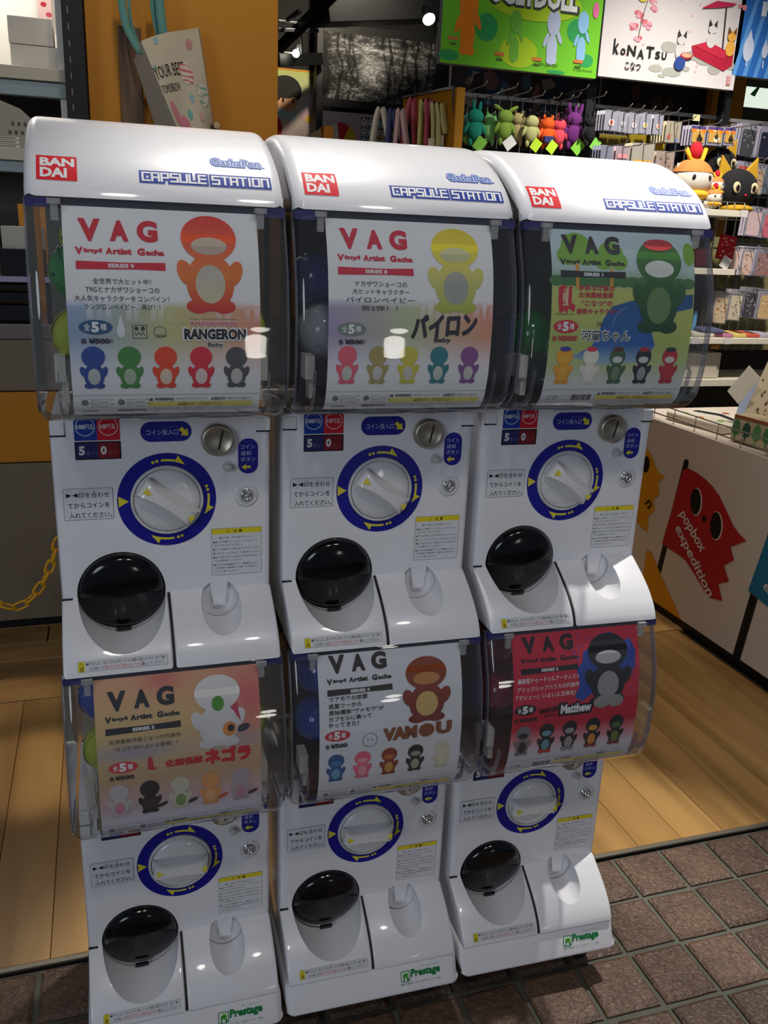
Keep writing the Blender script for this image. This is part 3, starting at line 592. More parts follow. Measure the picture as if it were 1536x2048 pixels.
# lettering on the caps
f_cap, A_cap = prof_surf(CAPF[::-1])         # from the back over the top to the front edge
capz = np.array(CAPF[::-1]); 
def cs(z): P = np.array(CAPF); return -float(np.interp(z, P[:, 1][:34], (A_cap[-1] - np.r_[0, np.cumsum(np.hypot(*np.diff(P, axis=0).T))])[:34]))
def cap_print():
    k = Ink(); k1 = k; z0, z1 = cs(0.3905), cs(0.4165)
    k.rrect(-0.1300, z0, -0.0880, z1, 0.0012, '#e01828', 1); h = z1 - z0
    k.text('BAN', -0.1262, z0 + h * 0.53, -0.0905, z1 - h * 0.10, '#fbfbff', 2, 0.045).text('DAI', -0.1262, z0 + h * 0.10, -0.0985, z0 + h * 0.47, '#fbfbff', 2, 0.045)
    a, b = cs(0.3925), cs(0.4065); hh = b - a; k = Ink(); k2 = k
    xs = [-0.0215, 0.1262]
    letters = 'CAPSULE STATION'
    k.blocks('CAPSULE STATION', xs[0] + 0.003, a + hh * .22, xs[1] - 0.003, b - hh * .18, 0.0072, '#1f3c9c', 1)
    k.blocks('CAPSULE STATION', xs[0] + 0.003, a + hh * .22, xs[1] - 0.003, b - hh * .18, 0.0024, '#f2f4fb', 3)
    a, b = cs(0.4160), cs(0.4265); hh = b - a; k = Ink(); k3 = k
    k.text('GashaPon', 0.0605, a + hh * .06, 0.1180, b - hh * .04, '#1f4aa8', 1, 0.14, 4).text('GashaPon', 0.0608, a + hh * 0.10, 0.1178, b - hh * 0.08, '#dbe6f8', 2, 0.07, 4).text('GashaPon', 0.0612, a + hh * 0.13, 0.1174, b - hh * 0.11, '#1f4aa8', 3, 0.02, 4)
    k.ell(0.1215, a + hh * 0.15, 0.0014, 0.0012, '#1f4aa8', 1, 12)
    return [(n_, q.mesh(n_, lambda u, v, h_: f_cap(u, v, h_ + 0.0003), cuts=[-x for x in A_cap[1:-1]])) for n_, q in (('maker_logo', k1), ('station_lettering', k2), ('script_logo', k3))]
M_capprint = cap_print()
f_bs, A_bs = prof_surf([(-0.081, -0.2078), (-0.101, -0.2555)])
def base_print():
    k = Ink(); G = '#0c7a3c'; y = -0.0145
    k.rrect(0.0430, y - 0.0175, 0.0590, y, 0.003, G, 1).rrect(0.0442, y - 0.0163, 0.0578, y - 0.0012, 0.0025, '#e4e8e6', 2).ell(0.0520, y - 0.0075, 0.0045, 0.0045, '#6cb83a', 3).rect(0.0470, y - 0.0160, 0.0490, y - 0.0050, G, 3).rect(0.0535, y - 0.0160, 0.0565, y - 0.0110, G, 3).ell(0.0520, y - 0.0075, 0.0018, 0.0018, G, 4)
    k.text('Prestage', 0.0600, y - 0.0150, 0.1110, y + 0.0010, G, 2, 0.045, shear=0.05)
    k.text('Space support & Service', 0.0800, y + 0.0022, 0.1105, y + 0.0042, '#4c8a66', 2, 0, 1).text('株式会社 プレステージ  TEL', 0.0420, y - 0.0225, 0.1115, y - 0.0192, '#4c7a66', 2, 0.0, 1)
    return k.mesh('operator_logo', lambda u, v, h_: f_bs(u, v, h_ + 0.0004))
M_baseprint = base_print()
# ---- posters (mm: x from the centre, y down from the top edge) ------------------
PPRO = smooth_pts([(-0.0795, 0.3650), (-0.0870, 0.350), (-0.0945, 0.333), (-0.1035, 0.305), (-0.1085, 0.276), (-0.112, 0.246), (-0.112, 0.2156), (-0.111, 0.185), (-0.1035, 0.1525), (-0.0937, 0.1395), (-0.080, 0.1305), (-0.066, 0.1265)], 3)
f_po, A_po = prof_surf(PPRO)
def mixc(a, b, t): return cval(a) * (1 - t[:, None]) + cval(b) * t[:, None]
def grad(stops, axis=1):
    ks = [s[0] for s in stops]; cs_ = np.array([cval(s[1]) for s in stops])
    def f(p): q = -p[:, 1] * 1000 if axis == 1 else p[:, 0] * 1000; return np.stack([np.interp(q, ks, cs_[:, i]) for i in range(3)], 1)
    return f
class Poster(Ink):
    def T(s, t, x0, y0, x1, y1, c, layer=4, bold=0.0, shear=0.0, rot=0.0, res=2): return s.text(t, x0 / 1000, -y1 / 1000, x1 / 1000, -y0 / 1000, c, layer, bold, res, shear, rot)
    def R(s, x0, y0, x1, y1, c, layer=3): return s.rect(x0 / 1000, -y1 / 1000, x1 / 1000, -y0 / 1000, c, layer)
    def E(s, x, y, rx, ry, c, layer=3, rot=0): return s.ell(x / 1000, -y / 1000, rx / 1000, ry / 1000, c, layer, 28, rot)
    def P(s, pts, c, layer=3): return s.poly([(x / 1000, -y / 1000) for x, y in pts], c, layer)
    def G(s, f, nx=36, ny=44, hgt=242):      # soft painted ground: one colour per grid point
        xs = np.linspace(-0.1065, 0.1065, nx); ys = -np.linspace(0, hgt / 1000, ny); X, Y = np.meshgrid(xs, ys); p = np.stack([X.ravel(), Y.ravel()], 1)
        fs = [(j * nx + i, (j + 1) * nx + i, (j + 1) * nx + i + 1, j * nx + i + 1) for j in range(ny - 1) for i in range(nx - 1)]
        s.items.append((p, fs, f, 1)); return s
    def toy(s, x, top, bot, w, col, belly='#cfc7b0', belly2=None, lay=4):   # plain rounded stand-in for a toy, no face
        h = bot - top; c2 = col
        s.E(x - w * 0.17, bot - h * 0.07, w * 0.16, h * 0.07, c2, lay).E(x + w * 0.17, bot - h * 0.07, w * 0.16, h * 0.07, c2, lay)
        s.E(x - w * 0.33, top + h * 0.60, w * 0.10, h * 0.13, c2, lay, 20).E(x + w * 0.33, top + h * 0.60, w * 0.10, h * 0.13, c2, lay, -20)
        s.E(x, top + h * 0.69, w * 0.32, h * 0.29, c2, lay + 1).E(x, top + h * 0.25, w * 0.37, h * 0.24, c2, lay + 1)
        s.E(x, top + h * 0.71, w * 0.20, h * 0.19, belly, lay + 2)
        if belly2: s.E(x, top + h * 0.33, w * 0.24, h * 0.09, belly2, lay + 2)
        return s
DRK = '#202024'
def common(k, tcol, series, y0=0.0, bar=None, oval='#c8283a', yen=DRK, price=True, ov='#f0f0f0'):
    d = y0
    k.T('V', -90, 14.5 + d, -67.5, 39.5 + d, tcol, 5, 0.06).T('A', -57, 15.5 + d, -38, 38.6 + d, tcol, 5, 0.06).T('G', -28, 14.5 + d, -6.5, 38.6 + d, tcol, 5, 0.06, 0, 0, 5)
    k.T('V', -94.5, 46.5 + d, -86.5, 54.5 + d, tcol, 5, 0.06).T('inyl', -85.5, 47.5 + d, -66.5, 53.5 + d, tcol, 5, 0.05).T('A', -62.5, 46.5 + d, -55.5, 53.5 + d, tcol, 5, 0.06).T('rtist', -54.8, 47.0 + d, -35, 53.5 + d, tcol, 5, 0.05).T('G', -29, 46 + d, -21, 54 + d, tcol, 5, 0.06).T('acha', -20, 47.2 + d, 0, 53.5 + d, tcol, 5, 0.05)
    k.P([(-94.3, 61.5 + d), (-40, 62.3 + d), (0.5, 61.2 + d), (0.7, 70 + d), (-30, 69.4 + d), (-94.5, 70.5 + d)], bar or tcol, 4)
    k.T(series, -61, 63.7 + d, -33, 68.3 + d, '#d8d0d0', 5, 0.04)
    if price:
        k.E(-77.5, 132.5, 18, 8, oval, 4).T('全', -90, 128.5, -83.5, 136, ov, 5, 0.02).T('5', -82, 126.8, -74, 138, ov, 5, 0.06).T('種', -72.5, 128.8, -66, 135.5, ov, 5, 0.02)
        k.T('各', -94, 144.6, -87.5, 150.8, yen, 5, 0.03).T('¥500', -86, 144.6, -63, 150.6, yen, 5, 0.05).T('(税込)', -62.5, 144.6, -59.5, 150.6, yen, 5, 0, 0, 0, 1)
def footer(k, y=209.8, bc=False):
    k.R(-106, y, 106, y + 0.5, '#8a8a8c', 3)
    k.P([(-23, y + 8), (-20.5, y + 4.2), (-18, y + 8)], DRK, 4).T('WARNING:', -17, y + 4.2, 5.5, y + 8, '#303034', 4, 0.03, 0.15).T('CHOKING HAZARD - Small parts. Not for children under 3 years.', 7, y + 4.6, 44, y + 7.4, '#55555a', 4, 0, 0, 0, 1)
    k.T('AGES15+', 48, y + 4.2, 65, y + 8, '#303034', 4, 0.03, 0.15).T('対象年齢15才以上 保護者の方へ', 67, y + 4.6, 97, y + 7.4, '#55555a', 4, 0, 0, 0, 1)
    k.R(-24.2, y + 9.6, 97.6, y + 16.5, '#cfc060', 3).T('▲保護者の方へ、必ずお読みください。', 10, y + 10.6, 62, y + 15.5, '#4a4420', 4, 0, 0, 0, 1)
    for i in range(3): k.T('小さな部品があります。誤飲、窒息などの危険がありますので絶対に口に入れないでください。', -24, y + 18.2 + 3.1 * i, 97 - 12 * (i == 2), y + 20.2 + 3.1 * i, '#7a7a7e', 4, 0, 0, 0, 1)
    if bc:
        k.E(-94, y + 13, 3, 3, '#55555a', 4).E(-94, y + 13, 2.2, 2.2, '#c8c8ca', 5).R(-88, y + 10.5, -82, y + 15.5, '#55555a', 4).R(-87, y + 11.5, -83, y + 14.5, '#c8c8ca', 5)
        rr = random.Random(5); x = -60.0
        while x < -30: w = rr.choice((0.6, 1.0, 1.6)); k.R(x, y + 7.5, x + w, y + 17.5, '#333338', 4); x += w + rr.choice((0.6, 0.9, 1.4))
    else:
        for x in (-98, -58):
            k.E(x + 4, y + 9.5, 3.8, 4, '#6c6c70', 4)
            for i in range(4): k.T('株式会社メディコムトイ 東京都渋谷区 お客様相談係' if i % 2 else '株式会社タカラショップ 千葉県', x + 10, y + 5 + 3 * i, x + 36 - 6 * (i % 2), y + 7.2 + 3 * i, '#6a6a6e', 4, 0, 0, 0, 1)
        k.R(-97, y + 22, -80, y + 24.5, '#8d8d90', 4)
        rr = random.Random(5); x = -58.0
        while x < -26: w = rr.choice((0.5, 0.8, 1.2)); k.R(x, y + 20, x + w, y + 25, '#55555c', 4); x += w + rr.choice((0.5, 0.8))
def drips(k, cols, y=104, col_fn=None, amp=9, x0=-106, seed=1, xend=106):
    rr = random.Random(seed); x = x0
    while x < xend:
        w = rr.uniform(5, 8); d = rr.uniform(-amp, amp); k.R(x, y + d, min(x + w, xend), y + 22, cols, 2); k.E(min(x + w / 2, xend - w / 2), y + d, w / 2, w / 2, cols, 2); x += w + rr.uniform(2, 5)
def rainbow(left, mid, right, paper='#c3c4ca', y0=104, y1=190):
    def f(p):
        x = p[:, 0] * 1000; y = -p[:, 1] * 1000
        cs_ = [cval(c) for c in (left, mid, right)]; c = np.stack([np.interp(x, [-95, 0, 95], [q[i] for q in cs_]) for i in range(3)], 1)
        a = np.clip((y - y0) / 6, 0, 1) * np.clip((y1 - y) / 45, 0, 1) * 0.85
        return c * a[:, None] + cval(paper) * (1 - a[:, None])
    return f
def five(k, cols, xs, top, bot, w, belly='#bdb6a0', belly2=None, tilt=0):
    for i, (x, c) in enumerate(zip(xs, cols)):
        bl = belly[i] if isinstance(belly, list) else belly; b2 = belly2[i] if isinstance(belly2, list) else belly2
        k.toy(x, top + tilt * i, bot + tilt * i, w, c, bl, b2)
XS = [-82, -43, -3, 37, 78]
PAPER = '#cdced4'
def poster1():
    k = Poster(); k.G(rainbow('#6f8aa8', '#a8a860', '#c47a50', PAPER)); drips(k, rainbow('#6f8aa8', '#a8a860', '#c47a50', PAPER), 106, seed=2)
    common(k, '#b81e30', 'SERIES 9', 0, None, '#1f4a70')
    for t, a, b, y in (('全世界で大ヒット中！', -78, -16, 79.5), ('T9Gとナカザワショーコの', -86, -7, 88.5), ('大人気キャラクターをコンバイン！', -98, 3, 98), ('ランジロンベイビー、再び！！', -88, -7, 107)): k.T(t, a, y, b, y + 6.3, '#3c3c42', 5, 0.004)
    k.E(-50.5, 136, 4.6, 8, '#c4c8cc', 4).P([(-55, 134), (-50.5, 118), (-46, 134)], '#c4c8cc', 4)
    k.frame(-0.0385, -0.1445, -0.0225, -0.1295, 0.0006, '#303034', 4); k.E(-34, 133.5, 2.2, 2.2, '#303034', 4).E(-27, 133.5, 2.2, 2.2, '#303034', 4).line([(-0.036 + 0.0022 * i, -0.1375 - 0.0035 * (i % 2)) for i in range(6)], 0.0006, '#303034', 4)
    k.line([(-0.0155 + 0.0072 + 0.0068 * math.cos(a / 3.3), -0.137 + 0.0062 * math.sin(a / 3.3)) for a in range(22)], 0.0005, '#303034', 4).T('shoko', -14, 139, -2, 143, '#303034', 4, 0, 0.3)
    k.T('Design & Sculpted by T9G & Shoko Nakazawa', 26, 121.3, 79, 123.3, '#4a4040', 5, 0, 0, 0, 1).T('RANGEAS×BYRON', 26, 124.4, 80, 129.8, '#e8e4e4', 4, 0.09).T('RANGEAS×BYRON', 26.4, 124.8, 79.6, 129.4, '#c03040', 5, 0.02)
    k.T('RANGERON', 17.5, 132, 90, 146.3, '#e6e6e6', 5, 0.11).T('RANGERON', 18.6, 133, 88.9, 145.3, '#141416', 6, 0.05).T('Baby', 44, 148, 63.5, 155, '#e6e6e6', 5, 0.1).T('Baby', 44.6, 148.5, 62.9, 154.6, '#141416', 6, 0.03)
    k.toy(50, 4, 116, 84, grad([(4, '#c42a2c'), (45, '#cc5a30'), (75, '#c8702f'), (116, '#b82028')]), grad([(60, '#a8a49c'), (105, '#b8b090')]), '#a89888', 4)
    five(k, ['#1f3f86', '#3f7a3a', '#d8401e', '#c42436', '#4a4a4c'], XS, 153, 202, 34, ['#a8aca8', '#9aa890', '#c8b8a0', '#c8b8b0', '#b0aea8'])
    footer(k); return k
def poster2():
    k = Poster(); k.G(rainbow('#8a7a98', '#a0a878', '#c07a50', PAPER, 98, 185)); drips(k, rainbow('#b08890', '#a0a878', '#c8604a', PAPER, 98, 185), 102, seed=9, x0=10)
    common(k, '#b8283c', 'SERIES 8', -2, None, '#6a7a70')
    for t, a, b, y in (('ナカザワショーコの', -74, -8, 75.5), ('大ヒットキャラクター', -77, -5, 84.5), ('バイロンベイビー', -85, 2, 94), ('第2弾！！', -66, -20, 104)): k.T(t, a, y, b, y + 6.3, '#3c3c42', 5, 0.004)
    k.T('バイロン', -1, 116, 84, 143, '#23252a', 5, 0.06, 0.12, 4).T('Baby', 29, 141.5, 51.5, 149, '#2a2c30', 6, 0.03)
    k.toy(56, 6, 112, 84, grad([(6, '#c8b428'), (40, '#d0c040'), (70, '#b8b468'), (112, '#98a040')]), grad([(55, '#9a9c90'), (105, '#8c9088')]), '#b4b088', 4)
    five(k, ['#cc5868', '#9a8c58', '#b8b040', '#2f7078', '#7a4a80'], XS, 152, 200, 32, '#b4b4ac')
    footer(k); return k
def poster3():
    k = Poster()
    def bg(p):
        x = p[:, 0] * 1000; y = -p[:, 1] * 1000; q = [0, 50, 68, 80, 150, 175, 205, 242]; cc = [cval(c) for c in ('#a9bcc2', '#9fb2b2', '#7f9a78', '#a8ac62', '#9aa85a', '#9fae78', '#c0c2c2', '#c0c2c4')]
        return np.stack([np.interp(y, q, [c[i] for c in cc]) for i in range(3)], 1)
    k.G(bg)
    def tree(x, y, r): k.E(x, y, r, r * 0.9, '#6f9a3a', 2).E(x - r * 0.6, y + r * 0.5, r * 0.7, r * 0.6, '#6f9a3a', 2).E(x + r * 0.6, y + r * 0.5, r * 0.7, r * 0.6, '#6f9a3a', 2).R(x - 2.5, y + r, x + 2.5, y + r + 32, '#b88838', 3)
    tree(-70, 24, 22); tree(-20, 32, 19); k.E(99, 28, 9, 16, '#6f9a3a', 2)
    for x in range(-100, 105, 14): k.E(x, 68, 11, 7, '#3f6a3c', 2)
    k.P([(105, 82), (60, 84), (10, 92), (-18, 100), (-30, 116), (-36, 135), (-44, 152), (-72, 166), (-30, 176), (40, 172), (52, 150), (44, 132), (52, 116), (76, 106), (105, 100)], grad([(80, '#1f4a78'), (150, '#1f5a9a'), (176, '#8aa4b4')]), 2)
    k.line([(-0.016, -0.125), (-0.013, -0.113), (-0.004, -0.104), (0.004, -0.101)], 0.0015, '#4a80b0', 3)
    common(k, '#2a2d2c', 'SERIES 1', -6.5, '#25262a', '#a82832', '#a83238', False)
    k.E(-84.5, 126.5, 18, 8.5, '#b02836', 4).T('全', -97, 122, -90.5, 130, '#e8e0e0', 5, 0.02).T('5', -89, 120.5, -80.5, 132.5, '#e8e0e0', 5, 0.06).T('種', -79, 122.5, -72.5, 130, '#e8e0e0', 5, 0.02)
    k.T('各', -103, 138, -96, 145, '#a83238', 5, 0.03).T('¥500!', -95, 138, -67, 145, '#a83238', 5, 0.05)
    for t, a, b, y in (('多彩な才能の', -68, -16, 73), ('女流墨絵画家', -68, -17, 82), ('“こなつ”の', -64, -18, 92.5), ('最新キャラクター', -70, -6, 103)): k.T(t, a, y, b, y + 7, '#a8323c', 5, 0.035)
    k.P([(-97, 77), (-90, 73), (-84, 78), (-78, 74), (-78, 96), (-72, 100), (-74, 108), (-82, 103), (-84, 110), (-88, 106), (-95, 110), (-97, 95)], '#b02c36', 4).T('小夏', -91, 78, -83, 100, '#c8b890', 5, 0.03).T('KONATSUYA', -100, 109.5, -74, 112, '#5a3a30', 5, 0, 0, 0, 1)
    k.T('河童ちゃん', -61.5, 130, 12, 144.5, '#c8ccc8', 4, 0.10).T('河童ちゃん', -60.8, 130.5, 11.3, 144, '#1d2622', 5, 0.015).T('月影', -40, 120, -30, 126, '#2c3a34', 5)
    k.toy(52, 8, 134, 92, grad([(8, '#3c6a2c'), (70, '#2c5a2e'), (134, '#123a24')]), '#5c7a4a', '#b8bcb8', 4)
    k.E(52, 17, 22, 8, '#a8383a', 8)
    five(k, ['#d09020', '#c8c4b8', '#3a5a3c', '#1c1e26', '#a82430'], XS, 153, 203, 32, ['#d8a030', '#d0ccc0', '#6a7a5a', '#8a8c90', '#b02c38'], ['#d89c28', '#d0ccc0', '#b8bab8', '#b4b6b8', '#b8b4b4'])
    for x, c in zip(XS, ['#3a3a8a', '#c03040', '#5a3028', '#a02838', '#2a3430']): k.E(x, 155.5, 8, 3.2, c, 8)
    footer(k, 211, True); return k
def poster4():
    k = Poster()
    def bg(p):
        x = p[:, 0] * 1000; y = -p[:, 1] * 1000
        base = np.stack([np.interp(y, [0, 60, 100, 140, 180, 205, 242], [cval(c)[i] for c in ('#c09070', '#b89c6a', '#b0986c', '#a88a68', '#b0949a', '#c0bcc4', '#c4c2c8')]) for i in range(3)], 1)
        pk = np.clip(np.exp(-((x - 95) / 45) ** 2 - ((y - 45) / 50) ** 2) + 0.8 * np.exp(-((x + 20) / 25) ** 2 - ((y - 8) / 16) ** 2), 0, 1)[:, None] * 0.8; bl = np.clip(np.exp(-((x + 60) / 55) ** 2 - ((y - 100) / 12) ** 2) + 0.7 * np.exp(-((x - 75) / 40) ** 2 - ((y - 100) / 14) ** 2), 0, 1)[:, None] * 0.75
        c = base * (1 - pk) + cval('#b84a58') * pk; return c * (1 - bl) + cval('#7a7a96') * bl
    k.G(bg, 44, 50)
    common(k, '#20222a', 'SERIES 5', 2.5, '#1c1e24', '#b83040', '#2c2626', False)
    k.E(-75, 119, 18.5, 8, '#b83040', 4).T('全', -88, 115, -81.5, 122.5, '#e8e0e0', 5, 0.02).T('5', -80, 113, -71, 124.5, '#e8e0e0', 5, 0.06).T('種', -69.5, 115, -63, 122.5, '#e8e0e0', 5, 0.02).T('各', -93, 130.5, -87, 137, '#2c2626', 5, 0.03).T('¥500', -86, 130.5, -62, 137, '#2c2626', 5, 0.05)
    k.T('女流墨絵作家こなつの代表作', -91, 79.5, 0, 85.5, '#4a3c3c', 5, 0.004).T('“ネゴラ”がいよいよ登場！！', -86, 90, -5, 96, '#4a3c3c', 5, 0.004)
    k.P([(-44, 112), (-40, 108), (-37, 114), (-37, 124), (-32, 126), (-37, 129), (-44, 126)], '#a82c38', 4).T('化猫怪獣', -21, 117, 27, 126.5, '#a8202e', 5, 0.07).T('ネゴラ', 31, 109, 91, 130, '#b01c28', 5, 0.09)
    k.toy(50, 8, 108, 82, grad([(8, '#c8c6c2'), (108, '#b0aeb0')]), '#bcbab8', None, 4); k.E(50, 47, 8, 10, '#4a7a3a', 9).P([(58, 20), (74, 40), (80, 75), (70, 60), (60, 40)], '#a8384a', 4).E(64, 83, 9, 10, '#c07838', 9).E(66, 82, 4.5, 5, '#20181a', 10).E(83, 84, 9, 5, '#2c2e34', 4, 20)
    five(k, ['#a8a4a4', '#241c1e', '#b0aa98', '#c08850', '#9a8e92'], XS, 143, 196, 34, ['#b87888', '#2c2224', '#6a8a50', '#c89868', '#a87888'])
    for x, c in zip(XS, ['#9a9696', '#241c1e', '#2c2e34', '#a85030', '#3a3034']): k.E(x + 16, 184, 8, 3, c, 4, 25)
    footer(k, 212); return k
def poster5():
    k = Poster(); k.G(lambda p: np.tile(cval('#c0c0c4'), (len(p), 1)), 4, 30)
    common(k, '#2a211e', 'SERIES 4', -12.5, '#2c241f', '#b02230', '#26262a', False)
    k.E(-80.5, 117, 18.5, 8, '#b02230', 4).T('全', -94, 113, -87.5, 120.5, '#e8e0e0', 5, 0.02).T('5', -86, 111, -77, 122.5, '#e8e0e0', 5, 0.06).T('種', -75.5, 113, -69, 120.5, '#e8e0e0', 5, 0.02).T('各', -98, 129, -92, 136, '#26262a', 5, 0.03).T('¥500', -91, 129, -66, 136, '#26262a', 5, 0.05)
    for t, a, b, y in (('ウアモウの故郷', -92, -37, 59), ('惑星ウーから', -93, -46, 69), ('原始種族“ヴァモウ”が', -93, -13, 78.5), ('カプセルに乗って', -93, -31, 88), ('やってきた！', -94, -50, 97)): k.T(t, a, y, b, y + 7, '#241c1c', 5, 0.02)
    k.ring(-0.033, -0.1295, 0.0105, 0.0112, '#4a4a4e', 4, 36).E(-36, 129, 0.9, 0.9, '#3a3a3e', 4).E(-30, 129, 0.9, 0.9, '#3a3a3e', 4)
    k.T('VAM', -13, 115, 37, 134, '#7a4628', 5, 0.09).E(52, 124.5, 12, 10.5, '#7a4628', 5).T('U', 67, 114, 90, 133, '#7a4628', 5, 0.09)
    k.toy(52, 14, 112, 84, grad([(10, '#7c3c20'), (60, '#7a3218'), (112, '#6a2412')]), '#b89a60', '#a87840', 4)
    five(k, ['#1f4a7c', '#cc5a70', '#7a3018', '#18181a', '#bab29a'], XS, 146, 192, 32, ['#5a8aa8', '#d08a90', '#b88440', '#8a9078', '#beb8a2'], ['#3a6a9a', '#d48a94', '#a86030', '#8a9078', '#beb8a2'])
    footer(k, 209); return k
def poster6():
    k = Poster(); k.G(grad([(0, '#b01c34'), (100, '#b01a32'), (150, '#a8162c'), (176, '#c08890'), (192, '#bcb8c0'), (242, '#c0bec6')]))
    common(k, '#200e14', 'SERIES 2', -10, '#1c0e12', '#141014', '#2c0c14', False)
    k.P([(-2, 60), (8, 50), (10, 35), (26, 26), (40, 10), (62, 8), (72, 24), (92, 20), (100, 40), (98, 66), (80, 78), (60, 70), (40, 90), (10, 112), (-4, 104), (4, 84)], '#1c3c8c', 2)
    rr = random.Random(8)
    for _ in range(14): x, y = rr.uniform(-8, 20), rr.uniform(6, 44); k.P([(x - 1.8, y), (x + 1.8, y), (x, y + 3)], '#2a3a9c', 3)
    for _ in range(8): x, y = rr.uniform(88, 101), rr.uniform(14, 100); k.P([(x - 1.8, y), (x + 1.8, y), (x, y + 3)], '#2a3a9c', 3)
    k.E(-86, 116, 18, 8.5, '#100c10', 4).T('全', -99, 112, -92.5, 120, '#dcd8dc', 5, 0.02).T('5', -91, 110, -82, 122, '#dcd8dc', 5, 0.06).T('種', -80.5, 112, -74, 120, '#dcd8dc', 5, 0.02).T('各', -103, 129, -96, 136, '#2c0c14', 5, 0.03).T('¥500!', -95, 129, -66, 136, '#2c0c14', 5, 0.05)
    for t, a, b, y in (('最新型ドゥードゥルアーティスト', -100, 2, 66), ('ブリッジシップハウスの代表作', -101, 2, 79), ('『マシュー』いよいよ立体化！', -102, -3, 91.5)): k.T(t, a, y, b, y + 8, '#d6cfd4', 5, 0.015)
    k.T('BRIDGE', -62, 117, -31, 125, '#3c0c18', 5, 0.06, 0, 5).T('SHIP HOUSE', -54, 126.5, -36, 130.5, '#3c0c18', 5, 0.03)
    k.T('Matthew', -29, 112, 27, 131, '#120c10', 5, 0.16).T('Matthew', -27, 114, 25, 129, '#dad4d8', 6, 0.05)
    k.toy(52, 8, 122, 92, '#151518', '#8a8488', '#9a969a', 4); k.E(42, 116, 14, 10, '#84807f', 9).E(66, 116, 14, 10, '#84807f', 9)
    five(k, ['#6a6468', '#1a1a1e', '#1a1a1e', '#1a1a1e', '#1a1a1e'], [-86, -47, -8, 32, 73], 142, 196, 33, ['#201c20', '#5a8290', '#8a8488', '#c07a30', '#5a7030'], ['#201c20', '#6a8a98', '#8f8b8f', '#b88830', '#4a6a30'])
    for x, c in zip([-47, -8, 32, 73], ['#a82a24', '#84807f', '#7a2a28', '#6a2a2a']): k.E(x - 5.5, 192, 5.3, 4, c, 9).E(x + 5.5, 192, 5.3, 4, c, 9)
    footer(k, 207, True); return k
def poster_mesh(k): return k.mesh('poster', lambda u, v, h: f_po(u, v, h), PRINT, 0.00020, cuts=[-x for x in A_po[1:-1]], gain=1.4)
# --- assembly ---------------------------------------------------------------------
COLS = [((0, 0), 0.0), ((0.29771263, 0.00236929), -0.01743696), ((0.59623145, 0.00199217), -0.02504464)]
DESC = [['Upper capsule machine of the left column, poster with a big red and orange toy', 'Lower capsule machine of the left column, orange and pink poster with a white toy'],
        ['Upper capsule machine of the middle column, poster with a big yellow toy', 'Lower capsule machine of the middle column, white poster with a brown toy'],
        ['Upper capsule machine of the right column, green landscape poster', 'Lower capsule machine of the right column, bright red poster with a black toy']]
POST = [[poster1, poster4], [poster2, poster5], [poster3, poster6]]
HOP = [[mat('hopper_olive', '#77786a', 0.5), mat('hopper_beige', '#a59c80', 0.5)], [mat('hopper_slate', '#2b3140', 0.5), mat('hopper_wine', '#54202c', 0.5)], [mat('hopper_green', '#1c3a2a', 0.5), mat('hopper_crimson', '#78202e', 0.5)]]  # tints carry the dim interior and the capsules' colour cast
MACH = {}
for ci, ((cx, cy), a) in enumerate(COLS):
    for lo in (0, 1):
        zb = -0.2063 if not lo else -0.2555 - 0.0646          # local height of the underside
        zc = FZ - PITCH * lo
        t = thing('capsule_vending_machine', DESC[ci][lo], 'capsule machine', (cx, cy, zc + zb), 'stacked capsule vending machines', a)
        MACH[ci, lo] = t; dz = (0, 0, -zb)
        def P(n, m, par=None, bevel=0):
            o = put(n, m, par or t, loc=None if par else dz, bevel=bevel); return o
        P('body', M_body); dr = P('tray_door', M_door); P('front_apron', M_apron)
        if not lo: cp = P('top_cap', M_cap); [P(n_, m_, cp) for n_, m_ in M_capprint]
        else:
            bs = P('base_plinth', M_base); P('operator_logo', M_baseprint, bs)
            for x in (-0.105, 0.105):
                for y in (-0.045, 0.16):
                    c_ = put('caster', M_caster, t, loc=(x, y, -zb)); put('wheel', M_wheel, c_, loc=(0, 0.006, -0.2986))
        P('display_cover', M_dome)
        for m_ in M_edge + M_edge2: P('cover_edge', m_)
        rl = P('top_rail', M_rail)
        for m_ in M_corner: P('rail_corner', m_, rl)
        for m_ in M_clip: P('poster_clip', m_)
        for m_ in M_brk: P('poster_bracket', m_)
        P('poster', poster_mesh(POST[ci][lo]())); P('capsule_hopper', bin_mesh(HOP[ci][lo]))
        P('dial_plate', M_dplate); P('dial_bezel', M_bezel); kb = P('dial_knob', M_knob)
        g = P('grip', M_grip, kb); g.rotation_euler = (0, math.radians(35 if not lo else 3), 0)
        for m_ in M_mark: q = P('arrow_mark', m_, kb); q.rotation_euler = g.rotation_euler
        ce = P('coin_entry', M_coin); P('coin_slit', M_slot, ce); P('return_button', M_btn)
        lr = P('lock_collar', M_lockr); P('lock', M_lock, lr)
        ld = P('capsule_lid', M_lid); P('finger_tab', M_lidtab, ld); P('return_chute', M_tongue)
        for m_ in M_tab: P('hinge_tab', m_)
        for m_ in M_hinge_shade: P('hinge_gap_shade', m_)
        for n_, m_ in LABELS: P(n_, m_)
        for m_ in M_door_shade: P('door_gap_shade', m_, dr)
        P('tray_notice', M_tray, dr)
